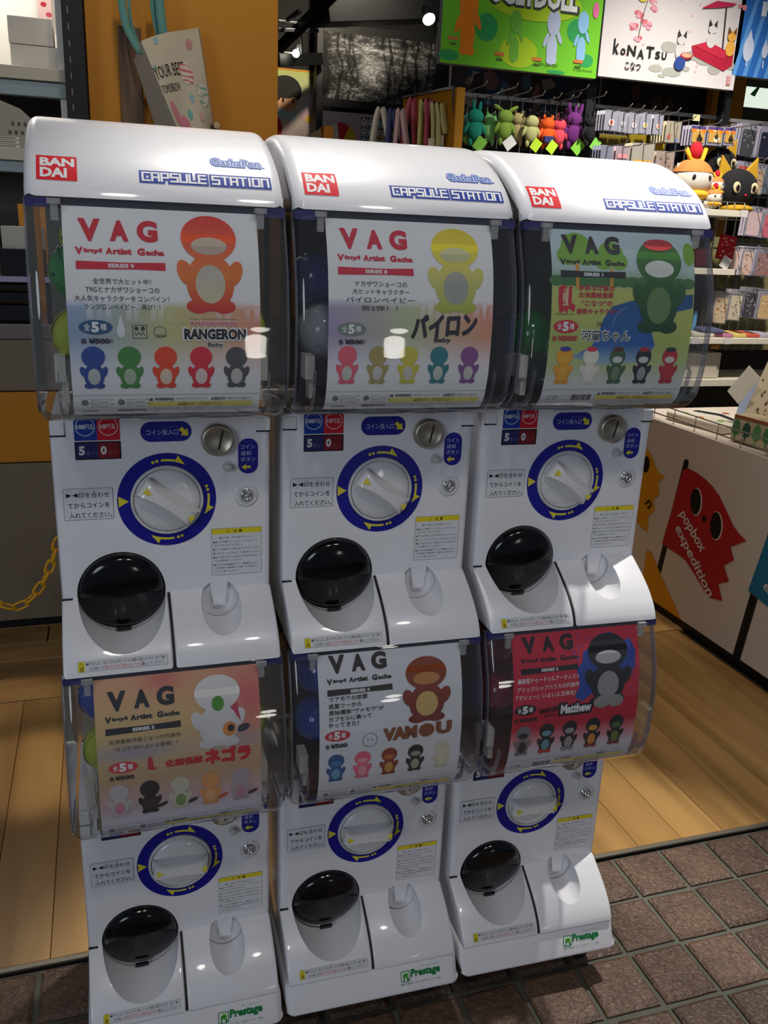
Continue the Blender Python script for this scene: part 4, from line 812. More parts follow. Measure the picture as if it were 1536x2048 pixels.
# --- capsules seen at the edges of the posters
def capsule_mesh(c):
    b = MB(); b.ell((0, 0, 0), (0.036, 0.036, 0.036), 0, 24, 8, top=0.0, bot=-1).ell((0, 0, 0), (0.0352, 0.0352, 0.0352), 1, 24, 8, top=1, bot=0.0)
    b.lathe([(0.0362, -0.0015), (0.0370, 0), (0.0362, 0.0015)], axis='z', n=28, caps=False)
    for k in range(6):
        a = k * math.pi / 3; e = -0.5; p = Vector((math.cos(a) * math.cos(e), math.sin(a) * math.cos(e), math.sin(e))) * 0.0359
        b.ell(p, (0.0022, 0.0022, 0.0022), 2, 8, 4)
    m0 = mat('capsule_' + c[1:], c, 0.12, coat=0.6); m1 = mat('capsule_' + c[1:] + '_light', c, 0.12, coat=0.6) if False else m0
    return b.mesh('capsule', [m0, m1, BLK])
CM = {}
def capsule(ci, lo, x, y, z, c, rot, label):
    if c not in CM: CM[c] = capsule_mesh(c)
    (cx, cy), a = COLS[ci]; o = put('capsule', CM[c]); zc = FZ - PITCH * lo
    o.location = (cx + math.cos(a) * x - math.sin(a) * y, cy + math.sin(a) * x + math.cos(a) * y, zc + z); o.rotation_euler = rot
    tag(o, label, 'capsule', 'capsules behind the posters')
YG, GR, BL, WH = '#a8b81c', '#128a3c', '#1c48a8', '#a8b0b8'
capsule(0, 0, -0.093, -0.028, 0.218, YG, (1.9, .4, 0), 'large yellow-green capsule left of the red toy poster, lowest')
capsule(0, 0, -0.092, -0.020, 0.293, GR, (.3, .9, 0), 'green capsule left of the red toy poster, just above the lowest')
capsule(0, 0, -0.080, 0.052, 0.329, YG, (1.2, .2, 1), 'yellow-green capsule near the top left of the red toy poster')
capsule(0, 0, 0.093, -0.028, 0.225, YG, (1.8, -.6, 0), 'yellow capsule peeking out right of the red toy poster')
capsule(0, 1, -0.092, -0.025, 0.232, YG, (1.7, .2, .3), 'yellow-green capsule left of the orange poster, lowest')
capsule(0, 1, -0.094, -0.014, 0.307, BL, (1.7, .2, .3), 'blue capsule left of the orange poster, upper left corner')
capsule(0, 1, -0.072, 0.056, 0.290, YG, (1, .2, .3), 'yellow-green capsule behind the upper left of the orange poster')
capsule(0, 1, 0.094, -0.025, 0.250, YG, (1.6, 0, 1), 'yellow capsule peeking out right of the orange poster')
capsule(1, 0, -0.090, -0.015, 0.225, WH, (1.4, .2, 0), 'pale frosted capsule left of the yellow toy poster')
capsule(1, 0, -0.092, 0.038, 0.289, BL, (.2, 1.2, 0), 'dark blue capsule left of the yellow toy poster, above the pale one')
capsule(1, 0, 0.092, -0.030, 0.222, BL, (1.5, .2, 0), 'blue capsule peeking out right of the yellow toy poster')
capsule(1, 1, -0.090, -0.022, 0.232, BL, (1.5, .6, 0), 'blue capsule left of the brown toy poster, lowest')
capsule(1, 1, -0.086, -0.012, 0.307, BL, (.4, .3, 2), 'blue capsule left of the brown toy poster, second from below')
capsule(1, 1, -0.094, 0.062, 0.322, '#7a1c2c', (.4, .3, 2), 'red capsule at the top left of the brown toy poster')
capsule(1, 1, 0.093, -0.028, 0.240, BL, (1.5, .2, 0), 'blue capsule peeking out right of the brown toy poster')
capsule(2, 0, -0.085, -0.012, 0.222, '#0f7a2c', (1.6, .5, .4), 'bright green capsule left of the landscape poster')
capsule(2, 0, -0.092, 0.06, 0.27, '#0c4a22', (1.6, .5, .4), 'darker green capsule behind the bright green one in the right column')
capsule(2, 1, -0.088, -0.015, 0.240, '#8a2036', (1.6, .5, .4), 'crimson capsule left of the bright red poster, lowest')
capsule(2, 1, -0.090, 0.02, 0.306, '#8a2036', (.3, .5, .4), 'crimson capsule left of the bright red poster, upper one')
#BACKGROUND
# ================================================================== LEFT SIDE OF THE SHOP
def box_px(x0, y0, x1, y1, Y, th, mats, name='panel', parent=None, bevel=0.0, back=True):
    """upright box whose front face fills the pixel rectangle at depth y = Y"""
    a, b = at(x0, y0, Y), at(x1, y1, Y); c = at((x0 + x1) / 2, (y0 + y1) / 2, Y)
    w, h = abs(at(x1, (y0 + y1) / 2, Y).x - at(x0, (y0 + y1) / 2, Y).x), abs(at((x0 + x1) / 2, y0, Y).z - at((x0 + x1) / 2, y1, Y).z)
    return build(MB().box((c.x, Y + th / 2, c.z), (w, th, h)), name, mats, parent, bevel=bevel), c, w, h
GREYL = mat('counter_grey', '#75695a', 0.55); ORNG = mat('orange_panel', '#b9790a', 0.5); DK = mat('black_metal', '#141416', 0.45, 0.3); OFFW = mat('shelf_offwhite', '#c9c2ae', 0.5)
YELLOW = mat('yellow_board', '#c98508', 0.55)
Y1 = 1.615
t = thing('drawer_counter', 'grey display counter with an orange band at the left, behind the yellow chain', 'counter', (-0.45, Y1, 0))
def cbox(name, x0, x1, y0, y1, z0, z1, m, par, bevel=0.0, org=None):
    o = org or (par.location if par is not None else Vector((0, 0, 0))); return build(MB().box(((x0 + x1) / 2 - o[0], (y0 + y1) / 2 - o[1], (z0 + z1) / 2 - o[2]), (x1 - x0, y1 - y0, z1 - z0)), name, m, par, bevel=bevel)
X0, X1 = -1.6, 0.62
cbox('plinth', X0, X1, Y1 + 0.02, Y1 + 0.335, 0.0, 0.03, DK, t)
cbox('front_panel', X0, X1, Y1, Y1 + 0.335, 0.033, 0.545, GREYL, t, 0.002)
cbox('orange_band', X0, X1, Y1, Y1 + 0.335, 0.549, 0.762, ORNG, t, 0.002)
cbox('front_panel', X0, X1, Y1, Y1 + 0.335, 0.766, 0.915, GREYL, t, 0.002)
cbox('metal_edge', X0, X1, Y1 - 0.004, Y1 + 0.335, 0.917, 0.960, mat('edge_steel', '#857c78', 0.35, 0.6), t, 0.002)
# black film-wrapped packs stacked on the counter
FILM = mat('black_film', '#08080a', 0.12, coat=0.5, bump=0.6, bscale=35)
z = 0.962
for i, h in enumerate((0.052, 0.034, 0.028)):
    t = build(MB().box((0, 0, h / 2), (0.62, 0.31, h)), 'wrapped_pack', FILM, loc=(-0.52 + 0.006 * i, Y1 + 0.165, z), bevel=0.008)
    tag(t, ['black film-wrapped pack at the bottom of the stack on the grey counter', 'black film-wrapped pack in the middle of the stack on the grey counter', 'black film-wrapped pack on top of the stack, under the pale tray'][i], 'pack', 'black wrapped packs'); z += h + 0.0005
t = thing('display_tray', 'pale tray with a lilac rim lying on the black wrapped packs', 'tray', (-0.52, Y1 + 0.19, z))
cbox('tray_board', -0.84, -0.2, Y1, Y1 + 0.33, z, z + 0.010, OFFW, t, 0.002); cbox('tray_rim', -0.84, -0.2, Y1 - 0.006, Y1 - 0.0005, z, z + 0.016, mat('lilac_rim', '#a99fc6', 0.4), t, 0.001)
z += 0.0105
GLB = mat('gloss_black', '#0a0b0e', 0.08, coat=0.7)
def goods(name, label, cat, x0, x1, y0, y1, z0, z1, m, bevel=0.003, rz=0, group=None):
    o = build(MB().box((0, 0, (z1 - z0) / 2), (x1 - x0, y1 - y0, z1 - z0)), name, m, loc=((x0 + x1) / 2, (y0 + y1) / 2, z0), bevel=bevel); o.rotation_euler = (0, 0, rz); return tag(o, label, cat, group)
goods('gift_box', 'glossy black box standing on the pale tray at the far left', 'box', -0.50, -0.345, Y1 + 0.02, Y1 + 0.12, z, z + 0.088, GLB, 0.006)
goods('gift_box', 'glossy black box on the pale tray nearest the capsule machine', 'box', -0.338, -0.215, Y1 + 0.02, Y1 + 0.12, z, z + 0.080, GLB, 0.006)
goods('carton', 'small brown cardboard carton behind the glossy black boxes', 'box', -0.48, -0.36, Y1 + 0.15, Y1 + 0.24, z, z + 0.118, mat('cardboard', '#a08a68', 0.8), 0.002, 0.3)
goods('carton', 'white carton behind the glossy black boxes', 'box', -0.335, -0.235, Y1 + 0.16, Y1 + 0.24, z, z + 0.140, mat('white_card', '#c9c4b8', 0.7), 0.002, -0.35)
goods('folder', 'flat black folder with a pale blue edge leaning behind the cartons', 'folder', -0.62, -0.30, Y1 + 0.29, Y1 + 0.30, z, z + 0.185, mat('folder_black', '#16181c', 0.4), 0.001)
goods('card_sign', 'orange card standing behind the white carton', 'card', -0.30, -0.20, Y1 + 0.27, Y1 + 0.274, z, z + 0.205, mat('card_orange', '#d08a18', 0.6), 0.0005)
# shelving unit with the lit niche above
Y2 = 2.02
t = thing('shelf_unit', 'pale shelving unit with a brightly lit top niche at the upper left', 'shelves', (-0.6, Y2, 0.97))
NW = mat('niche_white', '#e8e4dc', 0.6); GI = mat('shelf_grey', '#6d6a60', 0.6); LB = mat('light_blue_lip', '#93a2a6', 0.4, 0.3)
xl, xr = -1.5, at(131, 150, Y2).x
za = at(60, 133, Y2).z; zb_ = at(60, 160, Y2).z; zc_ = at(20, 298, Y2).z; zd = at(20, 322, Y2).z
cbox('back_panel', xl, xr, Y2 + 0.40, Y2 + 0.42, 0.975, zb_, GI, t); cbox('niche_back', xl, xr, Y2 + 0.40, Y2 + 0.42, za + 0.001, 2.60, NW, t)
cbox('shelf_board', xl, xr, Y2, Y2 + 0.40, zb_ + 0.001, za, OFFW, t, 0.002)
cbox('shelf_board', xl, xr, Y2 - 0.06, Y2 + 0.40, zd, zc_, OFFW, t, 0.002)
cbox('lamp_lip', xl, xr, Y2 + 0.01, Y2 + 0.05, zb_ - 0.045, zb_ - 0.001, LB, t, 0.003)
cbox('lamp_lip', xl, xr, Y2 - 0.05, Y2 - 0.01, zd - 0.035, zd - 0.001, LB, t, 0.003)
cbox('cross_rail', xl, xr - 0.12, Y2 + 0.22, Y2 + 0.25, zb_ - 0.155, zb_ - 0.105, GI, t, 0.002)
cbox('side_panel', xr - 0.02, xr, Y2 + 0.02, Y2 + 0.40, 0.975, 2.6, NW, t)
a = at(12, 48, Y2 + .06); 
BXW = mat('box_white', '#cfcac0', 0.6)
def px_goods(name, label, cat, x0, y0, x1, y1, Y, th, m, bevel=0.002, group=None, base=None):
    c = at((x0 + x1) / 2, (y0 + y1) / 2, Y); w = abs(at(x1, (y0 + y1) / 2, Y).x - at(x0, (y0 + y1) / 2, Y).x); zt = at((x0 + x1) / 2, y0, Y).z; zl = at((x0 + x1) / 2, y1, Y).z if base is None else base
    o = build(MB().box((0, th / 2, (zt - zl) / 2), (w, th, zt - zl)), name, m, loc=(c.x, Y, zl), bevel=bevel); return tag(o, label, cat, group)
px_goods('storage_box', 'lower white box on the lit shelf at the upper left', 'box', 22, 92, 124, 138, Y2 + 0.06, 0.16, BXW, base=za + 0.0005)
zz = at(70, 91, Y2 + 0.06).z
px_goods('storage_box', 'upper white box stacked on another on the lit shelf', 'box', 16, 34, 106, 90, Y2 + 0.06, 0.14, BXW, base=zz + 0.001)
px_goods('gift_bag', 'crumpled red packet with a white ribbon beside the white boxes', 'packet', 119, 74, 133, 138, Y2 + 0.03, 0.05, mat('red_packet', '#b01828', 0.3, bump=0.5, bscale=40), 0.006, base=za + 0.0005)
cc = at(88, 5, Y2 + 0.36)
ti = Ink(); ti.rect(-0.022, -0.075, 0.022, 0.075, '#d8b8b4', 1)
for i in range(5): ti.ell(random.uniform(-.012, .012), -0.06 + 0.03 * i, 0.010, 0.008, random.choice(['#c04858', '#8aa060', '#c8a0a0', '#b03040']), 2, 12)
o = put('hanging_card', ti.mesh('hanging_card', flat_y(0.0)), loc=(cc.x, Y2 + 0.39, cc.z)); tag(o, 'narrow pink flowered card strip hanging in the lit niche', 'card')
# stack of printed boards on the shelf behind the machine
zt = zc_ + 0.0005
ti = Ink(); c = '#a9a496'; ti.poly([(-0.30, 0), (0.075, 0), (0.075, 0.035), (-0.02, 0.12), (-0.30, 0.22)], c, 1)
for r in range(2):
    for q in range(5): ti.ell(-0.045 + 0.018 * q - 0.01 * r, 0.075 - 0.025 * r * 1.0, 0.005, 0.007, '#5c5850', 2, 12)
for q in range(3): ti.rect(-0.2, 0.006 + 0.012 * q, -0.03, 0.013 + 0.012 * q, '#e2dfd8', 2).rect(-0.19, 0.008 + 0.012 * q, -0.04, 0.011 + 0.012 * q, '#6a6860', 3)
c0 = at(60, 297, Y2 + 0.02); o = put('printed_board', ti.mesh('printed_board', flat_y(0.0)), loc=(c0.x, Y2 + 0.02, zt)); tag(o, 'grey printed board with rows of small figures on the lower shelf', 'board')
m_ = o.modifiers.new('thick', 'SOLIDIFY'); m_.thickness = 0.003
# black slotted upright
xa, xb = at(126, 120, 1.97).x, at(172, 120, 1.97).x
t = thing('slotted_post', 'tall black slotted upright between the shelves and the yellow board', 'post', ((xa + xb) / 2, 2.0, 0))
cbox('post', xa + 0.003, xb, 1.97, 2.03, 0.0, 3.30, DK, t, 0.003)
SL = mat('slot_glint', '#8a8a8c', 0.4, 0.5)  # pale grey puts the glint of the slots into the colour
for i in range(22): zq = 1.35 + 0.045 * i; cbox('slot', xa + 0.020, xa + 0.0225, 1.9685, 1.9705, zq, zq + 0.019, SL, t)
# big yellow board, wooden slat with a log peg, tote bag
YB = 2.06
xa, xb = at(174, 120, YB).x, at(556, 130, YB).x
o = build(MB().box((0, 0.02, 1.24), (xb - xa, 0.04, 2.46)), 'yellow_partition', YELLOW, loc=((xa + xb) / 2, YB, 0), bevel=0.002); tag(o, 'big plain orange-yellow partition board behind the tote bag', 'partition')
OAK = wood('dark_oak', '#4a3524', '#7a5c40', 0.5, (30, 3, 4), 0.1)
t = thing('wooden_slat', 'dark brown wooden slat fixed to the yellow partition behind the tote bag', 'slat', (at(262, 150, YB).x, YB - 0.012, 1.3))
a, b = at(240, 58, YB - .02), at(287, 58, YB - .02)
w = (b.x - a.x) * 0.98
o = build(MB().box((0, 0, 0.0), (w, 0.022, 0.70)), 'slat', OAK, t, loc=(0, 0, (at(262, 56, YB).z - 0.35) - 1.3), bevel=0.003)
BARK = mat('bark', '#5a4636', 0.8, vary=0.4, bscale=60, bump=0.5); CUTW = mat('cut_wood', '#c9a884', 0.6)
p = at(434, 250, 1.84); lg = MB().tube([(0, 0.215, 0.0), (0, 0.0, 0.0)], 0.0115, 0, 16); lg.lathe([(0.0105, 0.0), (0.0, 0.0008)], (0, -0.0003, 0), n=16, mi=1, caps=False)
o = build(lg, 'log_peg', [BARK, CUTW], loc=(p.x, 1.845, p.z)); tag(o, 'short round log peg sticking out under the corner of the tote bag', 'peg')
o.rotation_euler = (0, 0, 0.0)
CAN = mat('canvas', '#cfc4ae', 0.85, vary=0.08, bscale=500, bump=0.2); TEAL = mat('teal_webbing', '#5f9590', 0.8, bump=0.3, bscale=700)
bag = thing('tote_bag', 'cream tote bag with pastel eggs and teal handles hanging on the yellow partition', 'bag', at(350, 230, 1.92))
O = bag.location
def rel(p): return Vector(p) - O
# front face and the folded left gusset (points read where the bag hangs)
fr = [at(282, 82, 1.90), at(396, 52, 1.97), at(428, 262, 1.93), at(356, 262, 1.86)]
bk = [at(268, 120, 1.98), at(400, 60, 2.03), at(430, 262, 2.03), at(312, 258, 2.0)]
gr = MB(); n = 12
def bil(q, u, v): return (q[0] * (1 - u) * (1 - v) + q[1] * u * (1 - v) + q[2] * u * v + q[3] * (1 - u) * v)
def fold(u, v): return Vector((0, -0.012 * math.sin(u * 7 + v * 3) * v - 0.010 * math.sin(math.pi * u) , 0.004 * math.sin(u * 5)))
F_ = [rel(bil(fr, i / n, j / n) + fold(i / n, j / n)) for j in range(n + 1) for i in range(n + 1)]
gr.add(F_, [(j * (n + 1) + i, j * (n + 1) + i + 1, (j + 1) * (n + 1) + i + 1, (j + 1) * (n + 1) + i) for j in range(n) for i in range(n)], 0, True)
Bk = [rel(bil(bk, i / n, j / n)) for j in range(n + 1) for i in range(n + 1)]
gr.add(Bk, [(j * (n + 1) + i, j * (n + 1) + i + 1, (j + 1) * (n + 1) + i + 1, (j + 1) * (n + 1) + i) for j in range(n) for i in range(n)], 0, True)
for col in (0, n):
    q = []
    for j in range(n + 1): q += [F_[j * (n + 1) + col], Bk[j * (n + 1) + col]]
    gr.add(q, [(2 * j, 2 * j + 1, 2 * j + 3, 2 * j + 2) for j in range(n)], 0, True)
gr.add([F_[n * (n + 1) + i] for i in range(n + 1)] + [Bk[n * (n + 1) + i] for i in range(n + 1)], [(i, i + 1, n + 2 + i, n + 1 + i) for i in range(n)])
build(gr, 'bag_body', CAN, bag)
ti = Ink()                                    # u, v: 0..1 over the front face
def stripes(cx, cy, rx, ry, c):
    ti.ell(cx, cy, rx, ry, '#dcd4c4', 1)
    for k in (-0.7, -0.25, 0.2, 0.65):
        q = math.sqrt(max(0, 1 - k * k)); ti.line([(cx - rx * q, cy + ry * k + ry * 0.18), (cx + rx * q, cy + ry * k - ry * 0.18)], ry * 0.22, c, 2)
stripes(0.60, 0.585, 0.13, 0.115, '#d07878'); stripes(0.86, 0.36, 0.12, 0.115, '#78b0a0')
for x, y, r, c in ((0.78, 0.86, 0.06, '#c89090'), (0.60, 0.33, 0.05, '#90b8c0'), (0.45, 0.16, 0.06, '#78b0a8'), (0.72, 0.14, 0.055, '#d8a8a0'), (0.22, 0.95, 0.04, '#90b8c0'), (0.05, 0.70, 0.03, '#88b0a8')): ti.ell(x, y, r, r * 0.9, c, 2)
ti.ell(0.13, 0.16, 0.06, 0.17, '#d88898', 2, 20, 12); ti.ell(0.26, 0.05, 0.12, 0.10, '#d88898', 2)
ti.text('YOUR BEST...', 0.0, 0.57, 0.66, 0.70, '#2a2622', 3, 0.0, 2).text('TOMORROW.', 0.02, 0.41, 0.42, 0.50, '#2a2622', 3, 0.0, 2)
def bagmap(u, v, h):
    P = [rel(bil(fr, float(a), 1 - float(b)) + fold(float(a), 1 - float(b))) for a, b in zip(u, v)]; P = np.array([(p.x, p.y - 0.0015 - hh, p.z) for p, hh in zip(P, h)]); return P.T
o = put('printed_pattern', ti.mesh('printed_pattern', bagmap, cuts=[i / 14 for i in range(1, 14)]), bag)
def strap(P, w, par, m, name='handle', up=(1, 0, 0)):
    mb = MB(); vs = []; P = [Vector(p) for p in smooth_pts([tuple(p) for p in P], 4)] if len(P) > 2 else [Vector(p) for p in P]; U = Vector(up) * w / 2
    for p in P: vs += [p - U, p + U, p + U + Vector((0, 0.003, 0)), p - U + Vector((0, 0.003, 0))]
    n = len(P); fs = [(i * 4 + k, i * 4 + (k + 1) % 4, (i + 1) * 4 + (k + 1) % 4, (i + 1) * 4 + k) for i in range(n - 1) for k in range(4)] + [(0, 1, 2, 3), tuple((n - 1) * 4 + k for k in (3, 2, 1, 0))]
    mb.add(vs, fs, 0, True); return build(mb, name, m, par)
strap([rel(at(240, -40, 1.99)), rel(at(243, 0, 1.985)), rel(at(252, 50, 1.97)), rel(at(270, 88, 1.94)), rel(at(284, 108, 1.915))], 0.024, bag, TEAL)
strap([rel(at(262, -40, 1.99)), rel(at(258, 10, 1.99)), rel(at(266, 60, 1.985)), rel(at(283, 100, 1.96))], 0.010, bag, TEAL)
strap([rel(at(303, -40, 1.985)), rel(at(308, 20, 1.98)), rel(at(318, 72, 1.955))], 0.020, bag, TEAL)
strap([rel(at(318, -40, 1.95)), rel(at(320, 15, 1.945)), rel(at(328, 74, 1.93))], 0.027, bag, TEAL)
# yellow plastic chain
ch = thing('plastic_chain', 'yellow plastic link chain sagging in front of the grey counter', 'chain', (-0.38, 1.36, 0.18))
pts = smooth_pts([tuple(at(x, y, 1.36)) for x, y in ((-70, 1150), (-40, 1192), (0, 1209), (38, 1212), (72, 1185), (97, 1140), (115, 1085), (135, 1030), (160, 960))], 10)
pts = [Vector(p) for p in pts]; cum = [0]
for a, b in zip(pts[:-1], pts[1:]): cum.append(cum[-1] + (b - a).length)
YCH = mat('chain_yellow', '#e0a818', 0.4, coat=0.3)
def link_mesh():
    mb = MB(); L, Wd = 0.0145, 0.0105
    P = [(L * 0.9 * (1 if math.cos(a) > 0 else -1) * min(1, abs(math.cos(a)) * 1.6) + 0.008 * math.cos(a), Wd * math.sin(a), 0) for a in [2 * math.pi * k / 20 for k in range(20)]]
    mb.tube(P, 0.0040, 0, 6, closed=True); return mb.mesh('chain_link', YCH)
lm = link_mesh(); s_ = 0.01; i = 0
while s_ < cum[-1] - 0.02:
    k = max(q for q in range(len(cum)) if cum[q] <= s_); p = pts[k].lerp(pts[min(k + 1, len(pts) - 1)], (s_ - cum[k]) / max(1e-6, cum[min(k + 1, len(pts) - 1)] - cum[k])); d = (pts[min(k + 1, len(pts) - 1)] - pts[max(k - 1, 0)]).normalized()
    o = put('chain_link', lm, ch, loc=p - ch.location); q = d.to_track_quat('X', 'Z'); o.rotation_mode = 'QUATERNION'; o.rotation_quaternion = q @ Matrix.Rotation(math.radians(90 if i % 2 else 10), 4, 'X').to_quaternion()
    s_ += 0.0360; i += 1
# ================================================================== FAR MIDDLE: POSTERS, BEAMS, SPOTLIGHTS
BM = mat('beam_black', '#0d0e10', 0.5); DUCT = mat('duct_metal', '#6a6e72', 0.4, 0.7)
def beam(label, p, q, th, m=BM, name='ceiling_beam', cat='beam'):
    p, q = Vector(p), Vector(q); d = q - p; mb = MB(); R = d.to_track_quat('X', 'Z').to_matrix(); mb.box((0, 0, 0), (d.length, th[0], th[1]), rot=R); o = build(mb, name, m, loc=(p + q) / 2, bevel=0.003); return tag(o, label, cat)
for nm, x0, x1 in (('left', 636, 650), ('right', 874, 900)):
    xa, xb = at(x0, 150, 4.9).x, at(x1, 150, 4.9).x
    o = build(MB().box((0, 0, 1.65), (xb - xa, 0.08, 3.3)), 'steel_column', BM, loc=((xa + xb) / 2, 4.98, 0), bevel=0.004); tag(o, 'black steel column %s of the dark ruins mural' % nm, 'column')
def mural():
    k = Ink(); a, b = at(648, 62, 4.95), at(876, 216, 4.95); w, h = b.x - a.x, a.z - b.z; nx, ny = 150, 104
    xs = np.linspace(0, 1, nx); ys = np.linspace(0, 1, ny); X, Y = np.meshgrid(xs, ys); rr = np.random.RandomState(4)
    def nz(n): g = rr.rand(n, n); i = np.linspace(0, n - 1.001, nx); j = np.linspace(0, n - 1.001, ny); i0 = i.astype(int); j0 = j.astype(int); fi = i - i0; fj = (j - j0)[:, None]; return (g[j0][:, i0] * (1 - fi) + g[j0][:, i0 + 1 if n > 1 else i0] * fi) * (1 - fj) + (g[j0 + 1][:, i0] * (1 - fi) + g[j0 + 1][:, i0 + 1] * fi) * fj
    n1, n2, n3 = nz(8), nz(24), nz(70)
    v = 0.06 + 0.22 * n2 * n1 + 0.42 * n3 ** 2 * n2
    v += 0.30 * np.exp(-((X - 0.40) / 0.10) ** 2 - ((Y - 0.50) / 0.28) ** 2); v += 0.12 * np.exp(-((X - 0.88) / 0.06) ** 2 - ((Y - 0.35) / 0.2) ** 2)
    for cx, wd in ((0.20, .012), (0.26, .01), (0.52, .012), (0.58, .01), (0.70, .015), (0.78, .012)): v *= 1 - 0.55 * np.exp(-((X - cx - 0.03 * np.sin(Y * 5)) / wd) ** 2) * (Y > 0.2)
    for a0, b0 in ((0.95, -0.35), (0.75, 0.1), (0.86, -0.2)): v += 0.10 * np.exp(-((Y - a0 - b0 * X) / 0.02) ** 2)
    v += 0.20 * n3 * np.clip(0.28 - Y, 0, 1) * 3; v *= np.clip(X * 12, 0.3, 1) * np.clip((1 - X) * 12, 0.4, 1)
    v += 0.25 * (n3 - 0.5) * np.clip(v * 2, 0, 1); v *= 1 - 0.6 * (np.abs(((X * 9 + 0.8 * n1) % 1) - 0.5) < 0.10) * (np.abs(X - 0.42) > 0.12); v = np.clip(v * 1.2, 0.02, 0.9) ** 1.7
    p = np.stack([X.ravel() * w, Y.ravel() * h], 1); fs = [(j * nx + i, j * nx + i + 1, (j + 1) * nx + i + 1, (j + 1) * nx + i) for j in range(ny - 1) for i in range(nx - 1)]
    col = np.repeat(v.ravel()[:, None], 3, 1) * np.array([0.85, 0.87, 0.88]); k.items.append((p, fs, lambda q: col, 1))
    return k, a, b, w, h
k, a, b, w, h = mural()
t = thing('ruins_mural', 'large black and white mural of a ruined hall high on the back wall', 'mural', (a.x, 4.96, b.z))
put('printed_sheet', k.mesh('printed_sheet', flat_y(-0.012)), t); build(MB().box((w / 2, 0, h / 2), (w + 0.08, 0.02, h + 0.10)), 'mural_board', BM, t)
def flatsign(name, label, cat, x0, y0, x1, y1, Y, draw, th=0.02, edge=None, parts='printed_sheet', rz=0.0, gloss=None):
    """a printed board: TL and BR pixels on plane Y; draw(ink, w, h) in metres from the lower left corner"""
    c = at((x0 + x1) / 2, (y0 + y1) / 2, Y); w = abs(at(x1, (y0 + y1) / 2, Y).x - at(x0, (y0 + y1) / 2, Y).x); h = abs(at((x0 + x1) / 2, y0, Y).z - at((x0 + x1) / 2, y1, Y).z)
    t = thing(name, label, cat, (c.x, Y, c.z - h / 2), None, rz); k = Ink(); draw(k, w, h)
    put(parts, k.mesh(parts, lambda u, v, q: (u - w / 2, -th / 2 - 0.001 - q * 8, v), gloss), t); build(MB().box((0, 0, h / 2), (w, th, h)), 'board', edge or mat('board_white', '#c8c8c4', 0.5), t); return t, w, h
def boy(k, w, h):
    k.items.append((np.array([(0, 0), (w, 0), (w, h * .45), (0, h * .45), (0, h), (w, h)], float), [(0, 1, 2, 3), (3, 2, 5, 4)], lambda p: np.array([cval('#c9b4b8'), cval('#c9b4b8'), cval('#c4c8b0'), cval('#c4c8b0'), cval('#b8c070'), cval('#b4c070')]), 1))
    k.ell(w * .30, h * .60, w * .26, h * .24, '#dba67c', 3); k.ell(w * .27, h * .73, w * .32, h * .17, '#1c1a1a', 4); k.ell(w * .05, h * .66, w * .15, h * .16, '#1c1a1a', 4); k.ell(w * .52, h * .68, w * .10, h * .12, '#1c1a1a', 4); k.ell(w * .22, h * .535, .008, .016, '#2a2020', 5).ell(w * .44, h * .535, .008, .016, '#2a2020', 5)
    k.rrect(w * .02, h * .26, w * .50, h * .40, 0.02, '#a8cfd6', 4); k.ell(w * .33, h * .42, w * .10, h * .055, '#dba67c', 5); k.ell(w * .92, h * .44, w * .36, h * .25, '#c9c9c9', 2); k.ell(w * .92, h * .33, w * .34, h * .14, '#c8aab4', 3); k.ell(w * .80, h * .28, w * .09, h * .06, '#d8b030', 4); k.ell(w * 1.0 - 0.02, h * .46, 0.02, h * .1, '#26221e', 4)
    k.ell(w * .03, h * .12, 0.055 * 1.0, h * .18, '#b8202c', 5); k.rect(0, h * 0.975, w, h, '#d89018', 3)
flatsign('cartoon_poster', 'cartoon poster of a dark-haired child on the far wall, beside the yellow partition', 'poster', 545, 140, 637, 275, 5.208, boy)
def ball(k, w, h):
    k.rect(0, 0, w, h, '#b8a8b8', 1); cx, cy, r = w * .22, -0.02, h * 0.78
    for a0, a1, c in ((20, 60, '#d8b828'), (60, 100, '#c02030'), (100, 140, '#d4d0d0'), (140, 175, '#2c9068')):
        k.poly([(cx, cy)] + [(cx + r * .8 * math.cos(math.radians(a0 + (a1 - a0) * q / 6)), max(0, cy + r * math.sin(math.radians(a0 + (a1 - a0) * q / 6)))) for q in range(7)], c, 2)
    k.ell(cx + .01, cy + r * .93, 0.02, 0.012, '#c83040', 3)
    cols = ['#7a9ab0', '#b8a860', '#c0a0a0', '#88b0a8', '#a07060', '#8890b0', '#c87860', '#70a088']
    for i in range(6):
        for j in range(3):
            x0, y0 = w * .48 + i * w * .087, h * 0.02 + j * h * .30
            k.rect(x0, y0, x0 + w * .086, y0 + h * .30, cols[(i * 3 + j * 5) % 8], 2); k.ell(x0 + w * .043, y0 + h * .14, w * .030, h * .10, '#d8d8d4', 3)
            k.ell(x0 + w * .032, y0 + h * .15, 0.004, 0.006, '#2a2a2e', 4, 8).ell(x0 + w * .054, y0 + h * .15, 0.004, 0.006, '#2a2a2e', 4, 8).ell(x0 + w * .02, y0 + h * .235, 0.008, 0.008, '#3a3a40', 2, 10).ell(x0 + w * .066, y0 + h * .235, 0.008, 0.008, '#3a3a40', 2, 10)
flatsign('beach_ball_poster', 'lilac poster with a beach ball and a grid of small white faces below the mural', 'poster', 646, 228, 800, 292, 4.88, ball)
